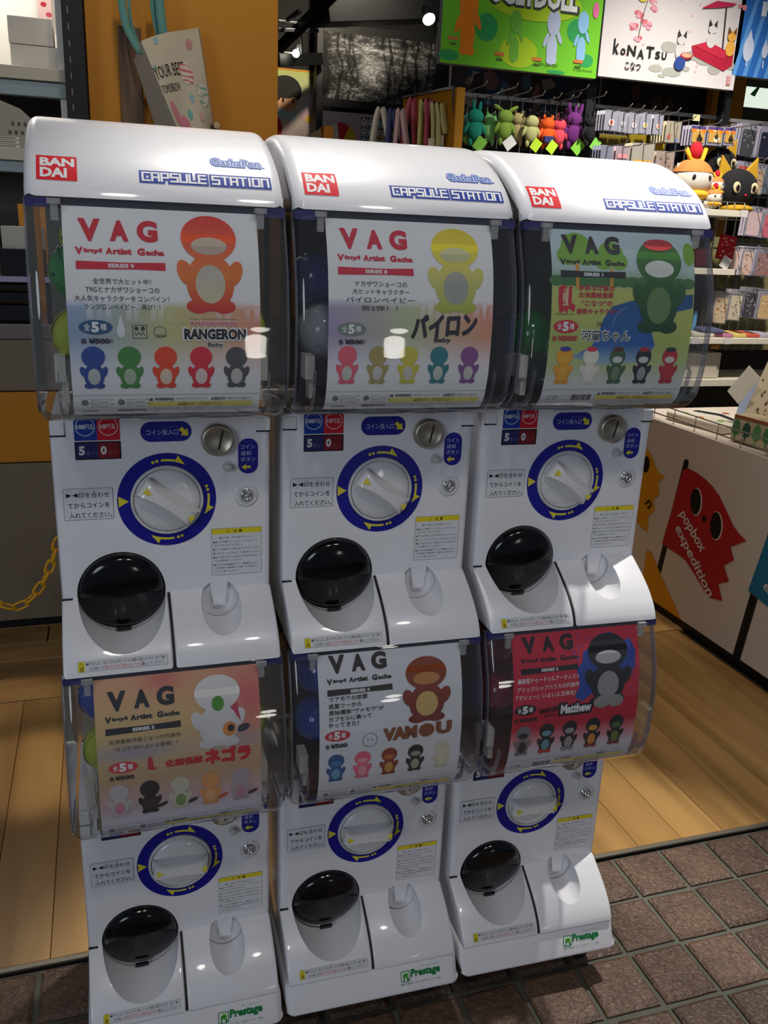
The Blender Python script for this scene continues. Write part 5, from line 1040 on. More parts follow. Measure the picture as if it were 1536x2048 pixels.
# ceiling work and spotlights
beam('black ceiling beam running diagonally at the top, nearest the yellow partition', at(560, 95, 4.5), at(680, -25, 3.8), (0.04, 0.055))
beam('black ceiling beam below the diagonal one, left of the mural', at(553, 120, 4.6), at(640, 118, 4.9), (0.05, 0.07))
beam('pale steel conduit under the ceiling left of the mural', at(556, 42, 4.2), at(640, 52, 4.3), (0.012, 0.014), DUCT, 'conduit', 'pipe')
beam('long thin steel conduit above the mural', at(640, 50, 4.5), at(700, 54, 4.6), (0.012, 0.014), DUCT, 'conduit', 'pipe')
beam('lower steel conduit beside the small far lamp', at(556, 60, 4.2), at(636, 62, 4.3), (0.02, 0.02), DUCT, 'conduit', 'pipe')
beam('wide dark duct across the ceiling above the mural', at(640, 18, 4.2), at(880, 12, 4.4), (0.20, 0.16), mat('duct_dark', '#232426', 0.5), 'air_duct', 'duct')
beam('steel bracket pipe hanging above the mural', at(694, 20, 4.3), at(694, 54, 4.3), (0.01, 0.01), DUCT, 'conduit', 'pipe')
beam('light grey conduit rising from the small far lamp', at(602, 60, 4.4), at(604, 108, 4.6), (0.012, 0.012), DUCT, 'conduit', 'pipe')
beam('bright conduit at the top left of the ceiling void', at(600, 22, 4.0), at(575, 40, 4.2), (0.02, 0.02), DUCT, 'conduit', 'pipe')
BULB = mat('lamp_glow', '#ffffff', 0.5, emit='#fff6e6', es=18); LBODY = mat('lamp_body', '#8d9094', 0.35, 0.7)
p = at(857, 36, 3.3)
t = thing('spotlight', 'lit round ceiling spotlight at the top, right of the mural', 'spotlight', p)
tiltm = Matrix.Rotation(math.radians(42), 3, 'X')
build(MB().lathe([(0.019, -0.075), (0.026, -0.06), (0.028, -0.02), (0.034, 0.012), (0.031, 0.012)], n=28, M=tiltm, caps=False), 'lamp_housing', LBODY, t)
build(MB().lathe([(0.0, 0.004), (0.030, 0.004), (0.030, 0.002)], n=28, M=tiltm, caps=False), 'lamp_lens', BULB, t)
build(MB().tube([(-0.036, 0, 0.01), (-0.038, 0.01, 0.085), (0.038, 0.01, 0.085), (0.036, 0, 0.01)], 0.003), 'yoke', LBODY, t); build(MB().box((0, 0.01, 0.105), (0.10, 0.05, 0.035)), 'track_adapter', mat('adapter_white', '#c8c8c8', 0.4), t)
p = at(592, 107, 4.6)
t = thing('spotlight', 'small far ceiling lamp shining left of the mural', 'spotlight', p)
build(MB().ell((0, 0, 0), (0.022, 0.022, 0.022), 0, 14, 8), 'lamp_lens', BULB, t); build(MB().tube([(0.005, 0.02, 0.01), (0.03, 0.05, 0.05)], 0.016), 'lamp_housing', LBODY, t); build(MB().tube([(-0.11, 0.0, 0.0), (0, 0, 0)], 0.004), 'cable', mat('cable_white', '#c0c0b8', 0.5), t)
# ================================================================== BAG STAND IN THE MIDDLE
t = thing('bag_stand', 'orange-yellow display stand with a sloping steel rail behind the middle machine', 'stand', (1.10, 2.0, 0))
O = t.location
a0, a1 = at(908, 176, 2.0), at(925, 176, 2.0)
build(MB().box((( a0.x + a1.x) / 2 - O[0], 0, a0.z / 2), (a1.x - a0.x, 0.06, a0.z)), 'end_board', YELLOW, t, bevel=0.002)
q0, q1, q2, q3 = at(806, 196, 2.5), at(905, 176, 2.0), at(905, 330, 2.0), at(806, 330, 2.5)
build(MB().hexa([rel2 for rel2 in [q0 - O, q1 - O, q2 - O, q3 - O]] + [v - O + Vector((0.01, 0.012, 0)) for v in (q0, q1, q2, q3)]), 'back_board', YELLOW, t)
build(MB().tube([q0 - O + Vector((0, -.01, 0)), q1 - O + Vector((0, -.01, 0)), q2 - O + Vector((0, -.01, 0))], 0.006), 'rail', mat('rail_steel', '#a8a49c', 0.4, 0.6), t)
c = at(652, 270, 2.9); d = at(640, 256, 2.9)
t = thing('small_yellow_stand', 'low yellow board with leaning cards peeking over the middle machine', 'stand', (c.x, 2.9, 0))
build(MB().box((0, 0, at(652, 254, 2.9).z / 2), (0.045, 0.10, at(652, 254, 2.9).z)), 'end_board', YELLOW, t, bevel=0.002)
q0, q1, q2, q3 = [v - t.location for v in (at(606, 276, 2.9), at(642, 257, 2.9), at(642, 300, 2.9), at(606, 300, 2.9))]
build(MB().hexa([q0, q1, q2, q3] + [v + Vector((0, 0.02, 0)) for v in (q0, q1, q2, q3)]), 'card', mat('kraft', '#a08a6c', 0.8), t)
# hanging tote bags: only their looped handles and tops show over the machines
LOOPS = [(760, 214, 742, 292, 778, 292, '#c9bfae', 'cream'), (784, 217, 774, 292, 795, 292, '#40406e', 'navy'), (800, 217, 790, 292, 812, 292, '#c8a8a4', 'pink and white striped'), (812, 225, 800, 292, 818, 292, '#3c3c68', 'dark blue'),
         (824, 196, 803, 295, 828, 295, '#c05868', 'rose pink'), (846, 200, 838, 295, 862, 295, '#c8bc74', 'pale yellow'), (856, 199, 852, 296, 872, 296, '#b85060', 'deep pink'), (868, 205, 866, 290, 884, 270, '#bfb878', 'yellow-green'), (878, 206, 876, 296, 890, 268, '#b4ac6c', 'dull yellow')]
for i, (tx, ty, lx, ly, rx, ry, c, nm) in enumerate(LOOPS):
    Y = 2.22 - 0.02 * (i % 3) if tx < 810 else 2.5 - (rx - 806) / 99 * 0.5 - 0.06; base = at((lx + rx) / 2, 296, Y)
    t = thing('hanging_tote', '%s tote bag with looped handles behind the middle machine' % nm, 'bag', base, 'tote bags hanging on the stand')
    m = mat('cloth_' + c[1:], c, 0.85, bump=0.3, bscale=500, vary=0.1); L_ = []
    for dx, dy in ((0, 0), (3.5, 0.02)):
        P = [at(lx + dx, ly, Y + dy) - base, at(lx + (tx - lx) * .45 + dx, ty + (ly - ty) * .35, Y + dy) - base, at(tx - 3 + dx, ty + 3, Y + dy) - base, at(tx + 3 + dx, ty + 1, Y + dy) - base, at(tx + (rx - tx) * .5 + dx, ty + (ry - ty) * .35, Y + dy) - base, at(rx + dx, ry, Y + dy) - base]
        strap(P, 0.017, t, m)
    w = abs(at(rx, 292, Y).x - at(lx, 292, Y).x) + 0.01
    build(MB().box((0, 0.01, -0.15), (w, 0.015, 0.30)), 'bag_body', m, t, bevel=0.004)
for x, y, nm in ((862, 285, 'small white tag hanging left of the yellow stand end'), (880, 278, 'cream label hanging beside the yellow stand end')): px_goods('price_tag', nm, 'tag', x - 6, y - 8, x + 7, y + 14, 2.03, 0.002, mat('tag_cream', '#c9bda4', 0.7), 0)
# ================================================================== BANNERS
def blob(k, x, y, rx, ry, c, lay=3): k.ell(x, y, rx, ry, c, lay)
def ban_green(k, w, h):
    k.rect(0, 0, w, h, '#6fbf28', 1)
    for x, y, rx, ry in ((.27, .34, .07, .20), (.58, .74, .09, .12), (.85, .40, .07, .18), (.05, .07, .06, .08), (.92, .15, .05, .1), (.73, .02, .06, .03)): k.ell(w * x, h * y if h * y > h * ry * .6 else h * ry * .6, w * rx, h * ry * .6, '#2f9a50', 2)
    k.ell(w * .48, h * .16, w * .12, h * .14, '#a8cc20', 2).ell(w * .5, h * .97, w * .42, h * .0299, '#a8cc20', 2).rect(w * .1, h * .92, w * .9, h, '#a8cc20', 2)
    for cx, cy, s_, c in ((.155, .37, .92, '#e08018'), (.45, .28, .58, '#6cb03a'), (.69, .31, .68, '#b4c0d8'), (.88, .34, .58, '#88b8dc')):
        k.ell(w * cx, h * (cy + .14), w * .062 * s_, h * .17 * s_, c, 4).ell(w * cx, h * (cy - .10), w * .050 * s_, h * .20 * s_, c, 4)
        k.ell(w * (cx - .06 * s_), h * (cy - .02), w * .018 * s_, h * .10 * s_, c, 4, 20, -20).ell(w * (cx + .06 * s_), h * (cy + .02), w * .018 * s_, h * .10 * s_, c, 4, 20, 25)
        k.ell(w * (cx - .025 * s_), h * (cy - .27 * s_), w * .022 * s_, h * .04, c, 4).ell(w * (cx + .03 * s_), h * (cy - .27 * s_), w * .022 * s_, h * .04, c, 4)
    k.ell(w * .56, h * .60, w * .30, h * .16, '#a8cc20', 3).text('UGLYDOLL', w * .27, h * .545, w * .84, h * .78, '#3a4438', 5, 0.10, 2).text('UGLYDOLL', w * .28, h * .555, w * .83, h * .77, '#e8ece8', 6, 0.05, 2)
    k.ell(w * .955, h * .60, w * .02, h * .07, '#d86a98', 4); k.text('All Rights Reserved.', w * .84, h * .045, w * .97, h * .075, '#2c4a20', 4).text('TM and © 2017', w * .62, h * .06, w * .74, h * .09, '#2c4a20', 4)
    for x, y in ((.04, .20), (.33, .11), (.57, .10), (.84, .12)): k.rect(w * x, h * y, w * (x + .06), h * (y + .03), '#cc7838', 4).rect(w * (x + .01), h * (y - .04), w * (x + .05), h * (y - .022), '#4a6a30', 4)
def ban_white(k, w, h):
    k.rect(0, 0, w, h, '#cfc8c6', 1); rr = random.Random(3)
    for cx, cy, n in ((.22, .96, 6), (.33, .93, 7), (.24, .76, 9), (.28, .68, 8), (.33, .84, 6), (.21, .62, 6), (.31, .66, 5), (.25, .50, 7), (.52, .985, 4), (.98, .97, 3)):
        for _ in range(n): a = rr.uniform(0, 6.28); r = rr.uniform(0, .035); k.ell(w * cx + h * r * math.cos(a), min(h * .985, h * cy + h * r * math.sin(a)), h * .026, h * .022, rr.choice(['#cf7f88', '#d898a0', '#c4606c']), 2 + (_ % 2), 10)
    k.line([(w * .30, h * .99), (w * .27, h * .78), (w * .25, h * .52)], 0.003, '#6a5a4a', 4).ell(w * .25, h * .93, w * .035, h * .045, '#c8b840', 5, 18, -30)
    for _ in range(16): k.ell(w * rr.uniform(.05, .75), h * rr.uniform(.1, .95), h * .010, h * .014, '#d8a0a4', 2, 8)
    x = .085
    for ch_, wd, dy, hh in (('k', .04, .32, .16), ('o', .035, .32, .07), ('N', .06, .32, .11), ('A', .05, .30, .10), ('T', .055, .32, .12), ('S', .035, .32, .08), ('U', .035, .32, .08)): k.text(ch_, w * x, h * dy, w * (x + wd), h * (dy + hh), '#241f1d', 5, 0.03, 3); x += wd + .012
    k.text('こなつ', w * .18, h * .17, w * .29, h * .26, '#2a2422', 5, 0.02, 2)
    for cx, cy, rx, ry in ((.40, .22, .05, .04), (.52, .20, .07, .05), (.48, .46, .06, .06), (.62, .25, .03, .03), (.66, .40, .06, .05), (.75, .36, .07, .05), (.83, .28, .05, .06), (.95, .34, .03, .05), (.45, .15, .03, .02)): k.ell(w * cx, h * cy, w * rx, h * ry, '#a3a298', 2, 18)
    k.poly([(w * .64, h * .50), (w * .76, h * .57), (w * .96, h * .46), (w * .96, h * .34), (w * .90, h * .27), (w * .66, h * .40)], '#a81c34', 4).poly([(w * .66, h * .505), (w * .76, h * .565), (w * .955, h * .465), (w * .87, h * .40)], '#bc2840', 5)
    k.line([(w * .855, h * .98), (w * .87, h * .50)], 0.006, '#3a2a26', 6).poly([(w * .67, h * .90), (w * .78, h * 1.0), (w * .93, h * 1.0), (w * .90, h * .965), (w * .80, h * .93)], '#b02448', 6)
    def ani(cx, cy, s_, c, e): k.ell(w * cx, h * cy, w * .035 * s_, h * .085 * s_, c, 7).ell(w * cx, h * (cy + .13 * s_), w * .032 * s_, h * .055 * s_, c, 8).poly([(w * (cx - .032 * s_), h * (cy + .14 * s_)), (w * (cx - .030 * s_), h * (cy + .235 * s_)), (w * (cx - .005 * s_), h * (cy + .17 * s_))], e, 8).poly([(w * (cx + .032 * s_), h * (cy + .14 * s_)), (w * (cx + .030 * s_), h * (cy + .235 * s_)), (w * (cx + .005 * s_), h * (cy + .17 * s_))], e, 8)
    ani(.56, .42, 1.0, '#c6c0bc', '#3a3634'); ani(.775, .58, .95, '#cac6c2', '#2c2a2c'); ani(.925, .52, 1.0, '#d8a040', '#6a4a20'); k.ell(w * .565, h * .30, w * .04, h * .075, '#2c4488', 9).ell(w * .605, h * .385, w * .045, h * .035, '#a8243c', 10).ell(w * .605, h * .39, w * .036, h * .024, '#d0a080', 11)
    
    for i, (p, f, c, ly) in enumerate(k.items):
        if i: k.items[i] = (np.stack([p[:, 0], np.clip(p[:, 1] * 0.80 - 0.06 * h, 0, h)], 1), f, c, ly)
    k.rect(w * .935, h * .04, w * .965, h * .12, '#c47878', 4).text('葉', w * .938, h * .045, w * .962, h * .115, '#d8b8b4', 5)
def ban_blue(k, w, h):
    k.rect(0, 0, w, h, '#2c68b4', 1)
    for i in range(26):
        x = w * (i / 26); k.poly([(x, 0), (x + w * .014, 0), (min(w, x + w * .014 + .10), h), (min(w - .001, x + .10), h)] if x + .10 < w else [(x, 0), (x + w * .014, 0), (w, h * .5), (w - .001, h * .5)], '#5a94d0', 2)
    for i, (x, s_) in enumerate(((.045, 1), (.105, .6), (.17, 1.05), (.24, .7), (.32, 1.0))):
        k.ell(w * x, h * .22, h * .055 * s_, h * .10 * s_, '#c4cce0', 4).poly([(w * x - h * .03 * s_, h * .22 + h * .08 * s_), (w * x, h * .22 + h * .16 * s_), (w * x + h * .03 * s_, h * .22 + h * .08 * s_)], '#c4cce0', 4).rect(w * x - .003, h * .08, w * x + .003, h * .14, '#c4cce0', 4)
    k.text('F', w * .072, h * .49, w * .115, h * .605, '#dfe4f0', 4, 0.05)
YBN = 2.2
flatsign('hanging_banner', 'bright green cartoon banner hanging at the top', 'banner', 886, -90, 1204, 146, YBN, ban_green, 0.03, mat('banner_back', '#9a9a94', 0.5))
flatsign('hanging_banner', 'white banner with cherry blossom and a red bench, right of the green one', 'banner', 1205, -70, 1483, 172, YBN, ban_white, 0.03, mat('banner_back', '#9a9a94', 0.5))
flatsign('hanging_banner', 'blue striped banner with pale droplets at the top right corner', 'banner', 1484, -60, 2000, 186, YBN, ban_blue, 0.03, mat('banner_back', '#9a9a94', 0.5))
# dim collage posters behind the grid
xa, xb = at(895, 200, 3.13).x, at(1418, 200, 3.13).x
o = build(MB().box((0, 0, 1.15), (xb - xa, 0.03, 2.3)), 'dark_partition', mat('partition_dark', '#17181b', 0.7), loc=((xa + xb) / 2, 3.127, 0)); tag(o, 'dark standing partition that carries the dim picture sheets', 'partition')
def collage(cols, n, seed):
    def f(k, w, h):
        rr = random.Random(seed); k.rect(0, 0, w, h, cols[0], 1)
        for i in range(n):
            cx, cy, rx, ry = rr.uniform(.1, .9) * w, rr.uniform(.15, .85) * h, rr.uniform(.03, .1) * w, rr.uniform(.08, .22) * h; rx = min(rx, cx, w - cx); ry = min(ry, cy, h - cy)
            k.poly([(cx + rx * math.cos(a) * rr.uniform(.6, 1), cy + ry * math.sin(a) * rr.uniform(.6, 1)) for a in [q * .57 for q in range(11)]], rr.choice(cols[1:]), 2 + i % 3)
    return f
YC = 3.1
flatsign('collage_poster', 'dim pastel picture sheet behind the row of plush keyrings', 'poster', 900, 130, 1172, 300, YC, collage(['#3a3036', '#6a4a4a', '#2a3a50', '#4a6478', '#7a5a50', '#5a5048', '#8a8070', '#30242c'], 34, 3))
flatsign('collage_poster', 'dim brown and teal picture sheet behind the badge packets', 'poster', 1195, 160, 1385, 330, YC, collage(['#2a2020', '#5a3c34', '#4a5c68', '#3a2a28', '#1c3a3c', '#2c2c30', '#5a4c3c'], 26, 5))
xa, xb = at(1424, 230, 2.6).x, at(1478, 230, 2.6).x
for nm, p0, p1, m, Y in (('black steel post behind the boundary of white and blue banners', 1448, 1464, BM, 2.26), ('black steel post behind the row of plush keyrings', 1174, 1192, BM, 2.26)):
    xa, xb = at(p0, 200, Y).x, at(p1, 200, Y).x
    o = build(MB().box((0, 0, 1.6), (xb - xa, 0.04, 3.2)), 'steel_post', m, loc=((xa + xb) / 2, Y + 0.02, 0), bevel=0.002); tag(o, nm, 'post')
xa, xb = at(1422, 210, 3.0).x, at(1486, 210, 3.0).x
o = build(MB().box((0, 0, 1.2), (xb - xa, 0.05, 2.4)), 'orange_column', YELLOW, loc=((xa + xb) / 2, 3.02, 0)); tag(o, 'orange-brown column behind the black post at the right', 'column')
p = at(1518, 196, 4.2)
t = thing('exit_sign', 'lit white and green sign box below the blue banner', 'sign', p)
build(MB().box((0, 0, 0), (0.30, 0.06, 0.12)), 'sign_box', mat('sign_white', '#dfe6dc', 0.5, emit='#e8f4e4', es=0.9), t, bevel=0.02); build(MB().prism([(-0.10, 0.01), (-0.05, 0.06), (-0.03, 0.06), (-0.06, 0.0)], lambda u, v, k: (u, -0.031 - 0.001 * k, v)), 'green_mark', mat('sign_green', '#1c9a58', 0.5), t)
# ================================================================== GRID WALL WITH HANGING GOODS
YG_ = 2.30; WIRE = mat('chrome_wire', '#a9a6a2', 0.3, 0.8); RAILW = mat('grid_rail', '#9b9a98', 0.45, 0.4)
def grid(label, x0, x1, ztop, zbot, Y, dx=0.05, dz=0.10, m=WIRE):
    t = thing('wire_grid', label, 'grid panel', ((x0 + x1) / 2, Y, zbot)); w = x1 - x0
    build(MB().box((0, 0, ztop - zbot), (w, 0.012, 0.014)), 'top_rail', RAILW, t)
    k = 0; x = -w / 2 + 0.01
    wm = MB().box((0, 0, (ztop - zbot) / 2), (0.0035, 0.0035, ztop - zbot)).mesh('wire', m)
    while x < w / 2: put('wire', wm, t, loc=(x, 0, 0)); x += dx
    hm = MB().box((0, 0, 0), (w, 0.0035, 0.0035)).mesh('cross_wire', m); z = ztop - zbot - dz
    while z > 0: put('cross_wire', hm, t, loc=(0, -0.003, z)); z -= dz
    return t
zt1 = at(1047, 200, YG_).z; g1 = (at(924, 190, YG_).x, at(1178, 211, YG_).x); g2 = (at(1186, 214, YG_).x, at(1446, 236, YG_).x); g3 = (at(1460, 238, YG_).x, at(1700, 250, YG_).x)
grid('wire grid panel that holds the plush keyrings', g1[0], g1[1], zt1, 1.30, YG_)
grid('wire grid panel that holds the badge packets, above the plush cats', g2[0], g2[1], zt1 + 0.002, 1.10, YG_)
grid('wire grid panel of phone case packets at the right edge', g3[0], g3[1], zt1 - 0.002, 0.80, YG_)
o = build(MB().box((0, 0, 0.40), (3.2, 0.02, 0.80)), 'low_partition', mat('dark_partition', '#2e2820', 0.7), loc=(2.9, 2.45, 0)); tag(o, 'dark low partition behind the right-hand shelves', 'partition')
HOOK = MB().tube([(0, 0.02, 0), (0, -0.14, 0.0), (0, -0.16, 0.012)], 0.0022, 0, 6).mesh('hook', WIRE)
PN = [0]
def plush(px, py, s_, c, ears, label, tagc=None, arms=1, Y=None, extra=None):
    PN[0] += 1; Y = (2.20 + (0.035 if PN[0] % 2 else -0.02)) if Y is None else Y
    p = at(px, py, Y); t = thing('plush_keyring', label, 'plush', p, 'plush keyrings on the grid'); m = mat('plush_' + c[1:], c, 0.95, bump=0.5, bscale=300, vary=0.15)
    u = 0.0027 * s_; b = MB(); b.ell((0, 0, -6 * u), (9.5 * u, 7 * u, 13 * u)); b.ell((0, 0, 9 * u), (10.5 * u, 7.5 * u, 9 * u))
    for sx in (-1, 1):
        b.ell((sx * 5 * u, 0, -19 * u), (3.2 * u, 3 * u, 6 * u), 0, 10, 6)
        b.ell((sx * 10.5 * u, 0, -3 * u), (2.8 * u, 2.6 * u, 8.5 * u), 0, 10, 6, rot=Matrix.Rotation(sx * (-0.45), 3, 'Y'))
    for ex, el, an in ears: b.ell((ex * u, 0, (16 + el * .4) * u), (2.6 * u, 2.2 * u, el * u), 0, 10, 6, rot=Matrix.Rotation(an, 3, 'Y'))
    build(b, 'plush_body', m, t)
    build(MB().tube([(0, 0, 17 * u), (0.004, -0.004, 30 * u), (0, 0.01, 40 * u)], 0.003, 0, 6), 'strap', DK, t)
    hk = put('hook', HOOK, t, loc=(0, 0.07, 41 * u))
    if extra: e = MB(); e.box((0, -5 * u, -12 * u), (15 * u, 7 * u, 9 * u)); build(e, 'shorts', mat('shorts_blue', extra, 0.9), t, bevel=0.003)
    if tagc:
        rt = Matrix.Rotation(random.uniform(.5, .9), 3, 'Y'); g = build(MB().box((0, 0, 0), (13 * u, 0.0015, 16 * u), rot=rt), 'paper_tag', mat('tag_' + tagc[1:], tagc, 0.6), t, loc=(4 * u, -0.028, -22 * u))
    return t
plush(927, 252, 0.8, '#5f9a8c', [(-5, 4, -.2), (5, 4, .2)], 'pale teal plush keyring at the left end of the row', '#7ab03c', Y=2.24)
plush(950, 250, 1.15, '#128a72', [(-3, 9, -.1), (5, 8, .15)], 'dark teal plush keyring with two tall ears', '#78b838')
plush(980, 254, 1.0, '#78b86a', [(-6, 4, -.3), (6, 4, .3)], 'light green plush keyring between the teal and the olive ones')
plush(1010, 250, 1.1, '#7a9a38', [(-10, 8, -1.1), (10, 8, 1.1)], 'olive green plush keyring with drooping side ears', '#dcdcd8')
plush(1036, 254, 1.05, '#a89c68', [(-6, 4, -.2), (6, 4, .2)], 'khaki plush keyring right of the olive one')
plush(1063, 258, 1.0, '#b8b878', [], 'pale yellow round-headed plush keyring without ears', '#b4d820')
plush(1082, 262, .9, '#c04818', [(-5, 4, -.2)], 'dark orange plush keyring half hidden behind the bright orange one', Y=2.25)
plush(1095, 262, 1.0, '#e85a14', [(-6, 4, -.3), (6, 4, .3)], 'bright orange plush keyring wearing blue shorts', '#b8dc28', extra='#2c3468')
plush(1118, 264, 1.0, '#e04858', [(-4, 7, .2)], 'coral pink plush keyring left of the purple ones')
plush(1134, 252, .9, '#5a2458', [(-4, 8, -.1), (4, 8, .1)], 'dark purple plush keyring behind the big purple one', Y=2.26)
plush(1147, 256, 1.2, '#6a2470', [(-7, 9, -.25), (1, 9, 0), (8, 9, .2)], 'big purple plush keyring with three tall ears', '#7cc038')
plush(1182, 258, 1.0, '#111114', [(-6, 5, -.3), (6, 5, .3)], 'black plush keyring at the right end of the row', '#78c048')
# extra empty key straps bunched on the hooks
KR = MB().tube([(0.010 * math.cos(a), 0.0, 0.014 * math.sin(a)) for a in [q * .628 for q in range(10)]], 0.0025, 0, 5, closed=True).mesh('key_strap', DK)
for i in range(26):
    x = 930 + 9.6 * i; o = put('key_strap', KR); o.location = at(x, 218 + (x - 930) * .085 + random.uniform(-5, 5), 2.22 + .03 * (i % 2)); o.rotation_euler = (random.uniform(-.4, .4), 0, random.uniform(-1, 1)); tag(o, 'black key strap loop hanging above the plush keyrings', 'strap', 'black key straps on the hooks')
# packets: backing card, clear sleeve, motif
SLEEVE = clear('sleeve', (0.9, 0.9, 0.92), 0.12, 2.0, 0.12, (0.8, 0.8, 0.85))
def packet(name, label, x0, y0, x1, y1, Y, card, draw=None, depth=0.05, group=None, n=3, cat='packet', tilt=0.0):
    c = at((x0 + x1) / 2, (y0 + y1) / 2, Y); w = abs(at(x1, (y0 + y1) / 2, Y).x - at(x0, (y0 + y1) / 2, Y).x); h = abs(at((x0 + x1) / 2, y0, Y).z - at((x0 + x1) / 2, y1, Y).z)
    t = thing(name, label, cat, (c.x, Y, c.z - h / 2), group); m = mat('card_' + card[1:], card, 0.6)
    if tilt: t.rotation_euler = (0, tilt, 0)
    build(MB().box((0, 0, h / 2), (w * .94, 0.0015, h * .97)), 'backing_card', m, t); build(MB().box((0, -0.002, h / 2), (w, 0.0, h)), 'clear_sleeve', SLEEVE, t)
    if draw:
        k = Ink(); draw(k, w, h); put('printed_motif', k.mesh('printed_motif', lambda u, v, q: (u, -0.0035 - q * 3, v)), t)
    if n: put('hook', HOOK, t, loc=(0, 0.02, h * .93))
    for j in range(n):
        q = build(MB().box((0, 0, 0), (w * .94, 0.0015, h * .97)), 'packet_behind', m, t, loc=(-0.004 * (j + 1), 0.014 * (j + 1), h / 2))
    return t
def badge(c1, c2): return lambda k, w, h: k.ell(0, h * .40, w * .20, w * .20, '#e8e2dc', 1).ell(0, h * .40, w * .16, w * .16, c1, 2).ell(0, h * .41, w * .07, w * .08, c2, 3).line([(0, h * .5), (0, h * .9)], .002, '#55555a', 1)
for i, (x0, y0, x1, y1, c1, c2, nm) in enumerate([(1208, 220, 1237, 262, '#d89888', '#b04840', 'pink badge, leftmost'), (1236, 223, 1256, 265, '#9a9894', '#c8c4be', 'grey badge'), (1256, 225, 1279, 268, '#b4b0b8', '#c88890', 'small lilac badge'), (1279, 225, 1301, 268, '#e0c070', '#b87828', 'golden badge'), (1306, 228, 1326, 270, '#d89880', '#a85040', 'large pink and white badge, rightmost')]):
    packet('badge_packet', 'clear packet on the grid showing a ' + nm, x0, y0, x1, y1, 2.12, '#b4b2bc', badge(c1, c2), group='badge packets on the grid')
packet('pendant_packet', 'cream pendant packet with a red and a blue charm', 1330, 242, 1362, 286, 2.13, '#c4b894', lambda k, w, h: k.ell(-w * .25, h * .28, w * .10, h * .13, '#a05040', 1).ell(w * .25, h * .12, w * .14, h * .10, '#7480a0', 1).line([(-w * .25, h * .4), (-w * .22, h * .9)], .002, '#7a6a4a', 2).line([(w * .22, h * .2), (w * .2, h * .9)], .002, '#7a6a4a', 2), n=5)
def charm(c): return lambda k, w, h: k.rect(-w * .46, h * .80, w * .46, h * .93, '#4a3c78', 1).rect(-w * .46, h * .66, w * .46, h * .80, '#e07818', 1).rrect(-w * .40, h * .16, w * .40, h * .66, .005, '#b89048', 1).ell(0, h * .74, w * .18, h * .05, '#d8b888', 2).ell(w * .1, h * .32, w * .2, h * .14, c, 3).ell(w * .06, h * .45, w * .10, h * .12, '#3a2a18', 3)
for i, (x0, y0, x1, y1, c, nm) in enumerate([(1380, 250, 1411, 292, '#3a3020', 'a dark charm, leftmost'), (1413, 252, 1446, 292, '#d8c8b0', 'a white charm, middle'), (1447, 254, 1470, 292, '#2a2018', 'a dark charm, rightmost')]):
    packet('charm_packet', 'orange and purple charm packet with ' + nm, x0, y0, x1, y1, 2.12, '#a8a0b0', charm(c), group='orange charm packets')
for x0, y0, x1, y1, card, nm, dr in ((1200, 290, 1226, 330, '#8a90a0', 'blue-grey packet over the right machine, next to the pink lettered one', None), (1230, 292, 1258, 332, '#c4a8ac', 'pale pink packet over the right machine', lambda k, w, h: k.rect(-w * .35, h * .38, w * .35, h * .60, '#d0848c', 1)), (1262, 286, 1308, 334, '#c4bca0', 'cream card packet with a yellow lower edge over the right machine', lambda k, w, h: k.rect(-w * .38, h * .02, w * .38, h * .28, '#c8983c', 1).ell(-w * .1, h * .1, .01, .008, '#383858', 2).ell(w * .2, h * .15, .01, .008, '#a05030', 2)), (1310, 302, 1348, 345, '#b8a08c', 'beige spotted packet over the right machine', lambda k, w, h: [k.ell(a * w, b * h, w * .08, h * .10, '#8a7260', 1) for a, b in ((-.2, .7), (.15, .75), (.25, .4), (-.1, .35), (.05, .55))])):
    packet('card_packet', nm, x0, y0, x1, y1, 2.05, card, dr)
for i, (x0, x1, y0, y1, c, nm) in enumerate(((1197, 1255, 270, 290, '#6a5a10', 'dull olive'), (1258, 1300, 268, 288, '#7c6a10', 'dark yellow'), (1302, 1330, 270, 300, '#c8a810', 'bright yellow'))): px_goods('book', '%s boxed item seen below the badge packets' % nm, 'box', x0, y0, x1, y1, 2.24, 0.03, mat('gy_' + c[1:], c, 0.4))
px_goods('price_card', 'small pale yellow price card clipped on the grid rail', 'card', 1386, 229, 1400, 242, 2.27, 0.003, mat('pale_yellow', '#d2cc98', 0.6), 0)
def specks(cols, n, seed, base=None):
    def f(k, w, h):
        rr = random.Random(seed)
        if base: k.rrect(-w * .40, h * .04, w * .40, h * .80, .008, base, 1)
        for _ in range(n): k.ell(rr.uniform(-.32, .32) * w, rr.uniform(.10, .74) * h, rr.uniform(.03, .08) * w, rr.uniform(.015, .035) * h, rr.choice(cols), 2 + _ % 2, 9)
        k.ell(w * .28, h * .91, w * .05, w * .05, '#3a3a42', 2, 10)
    return f
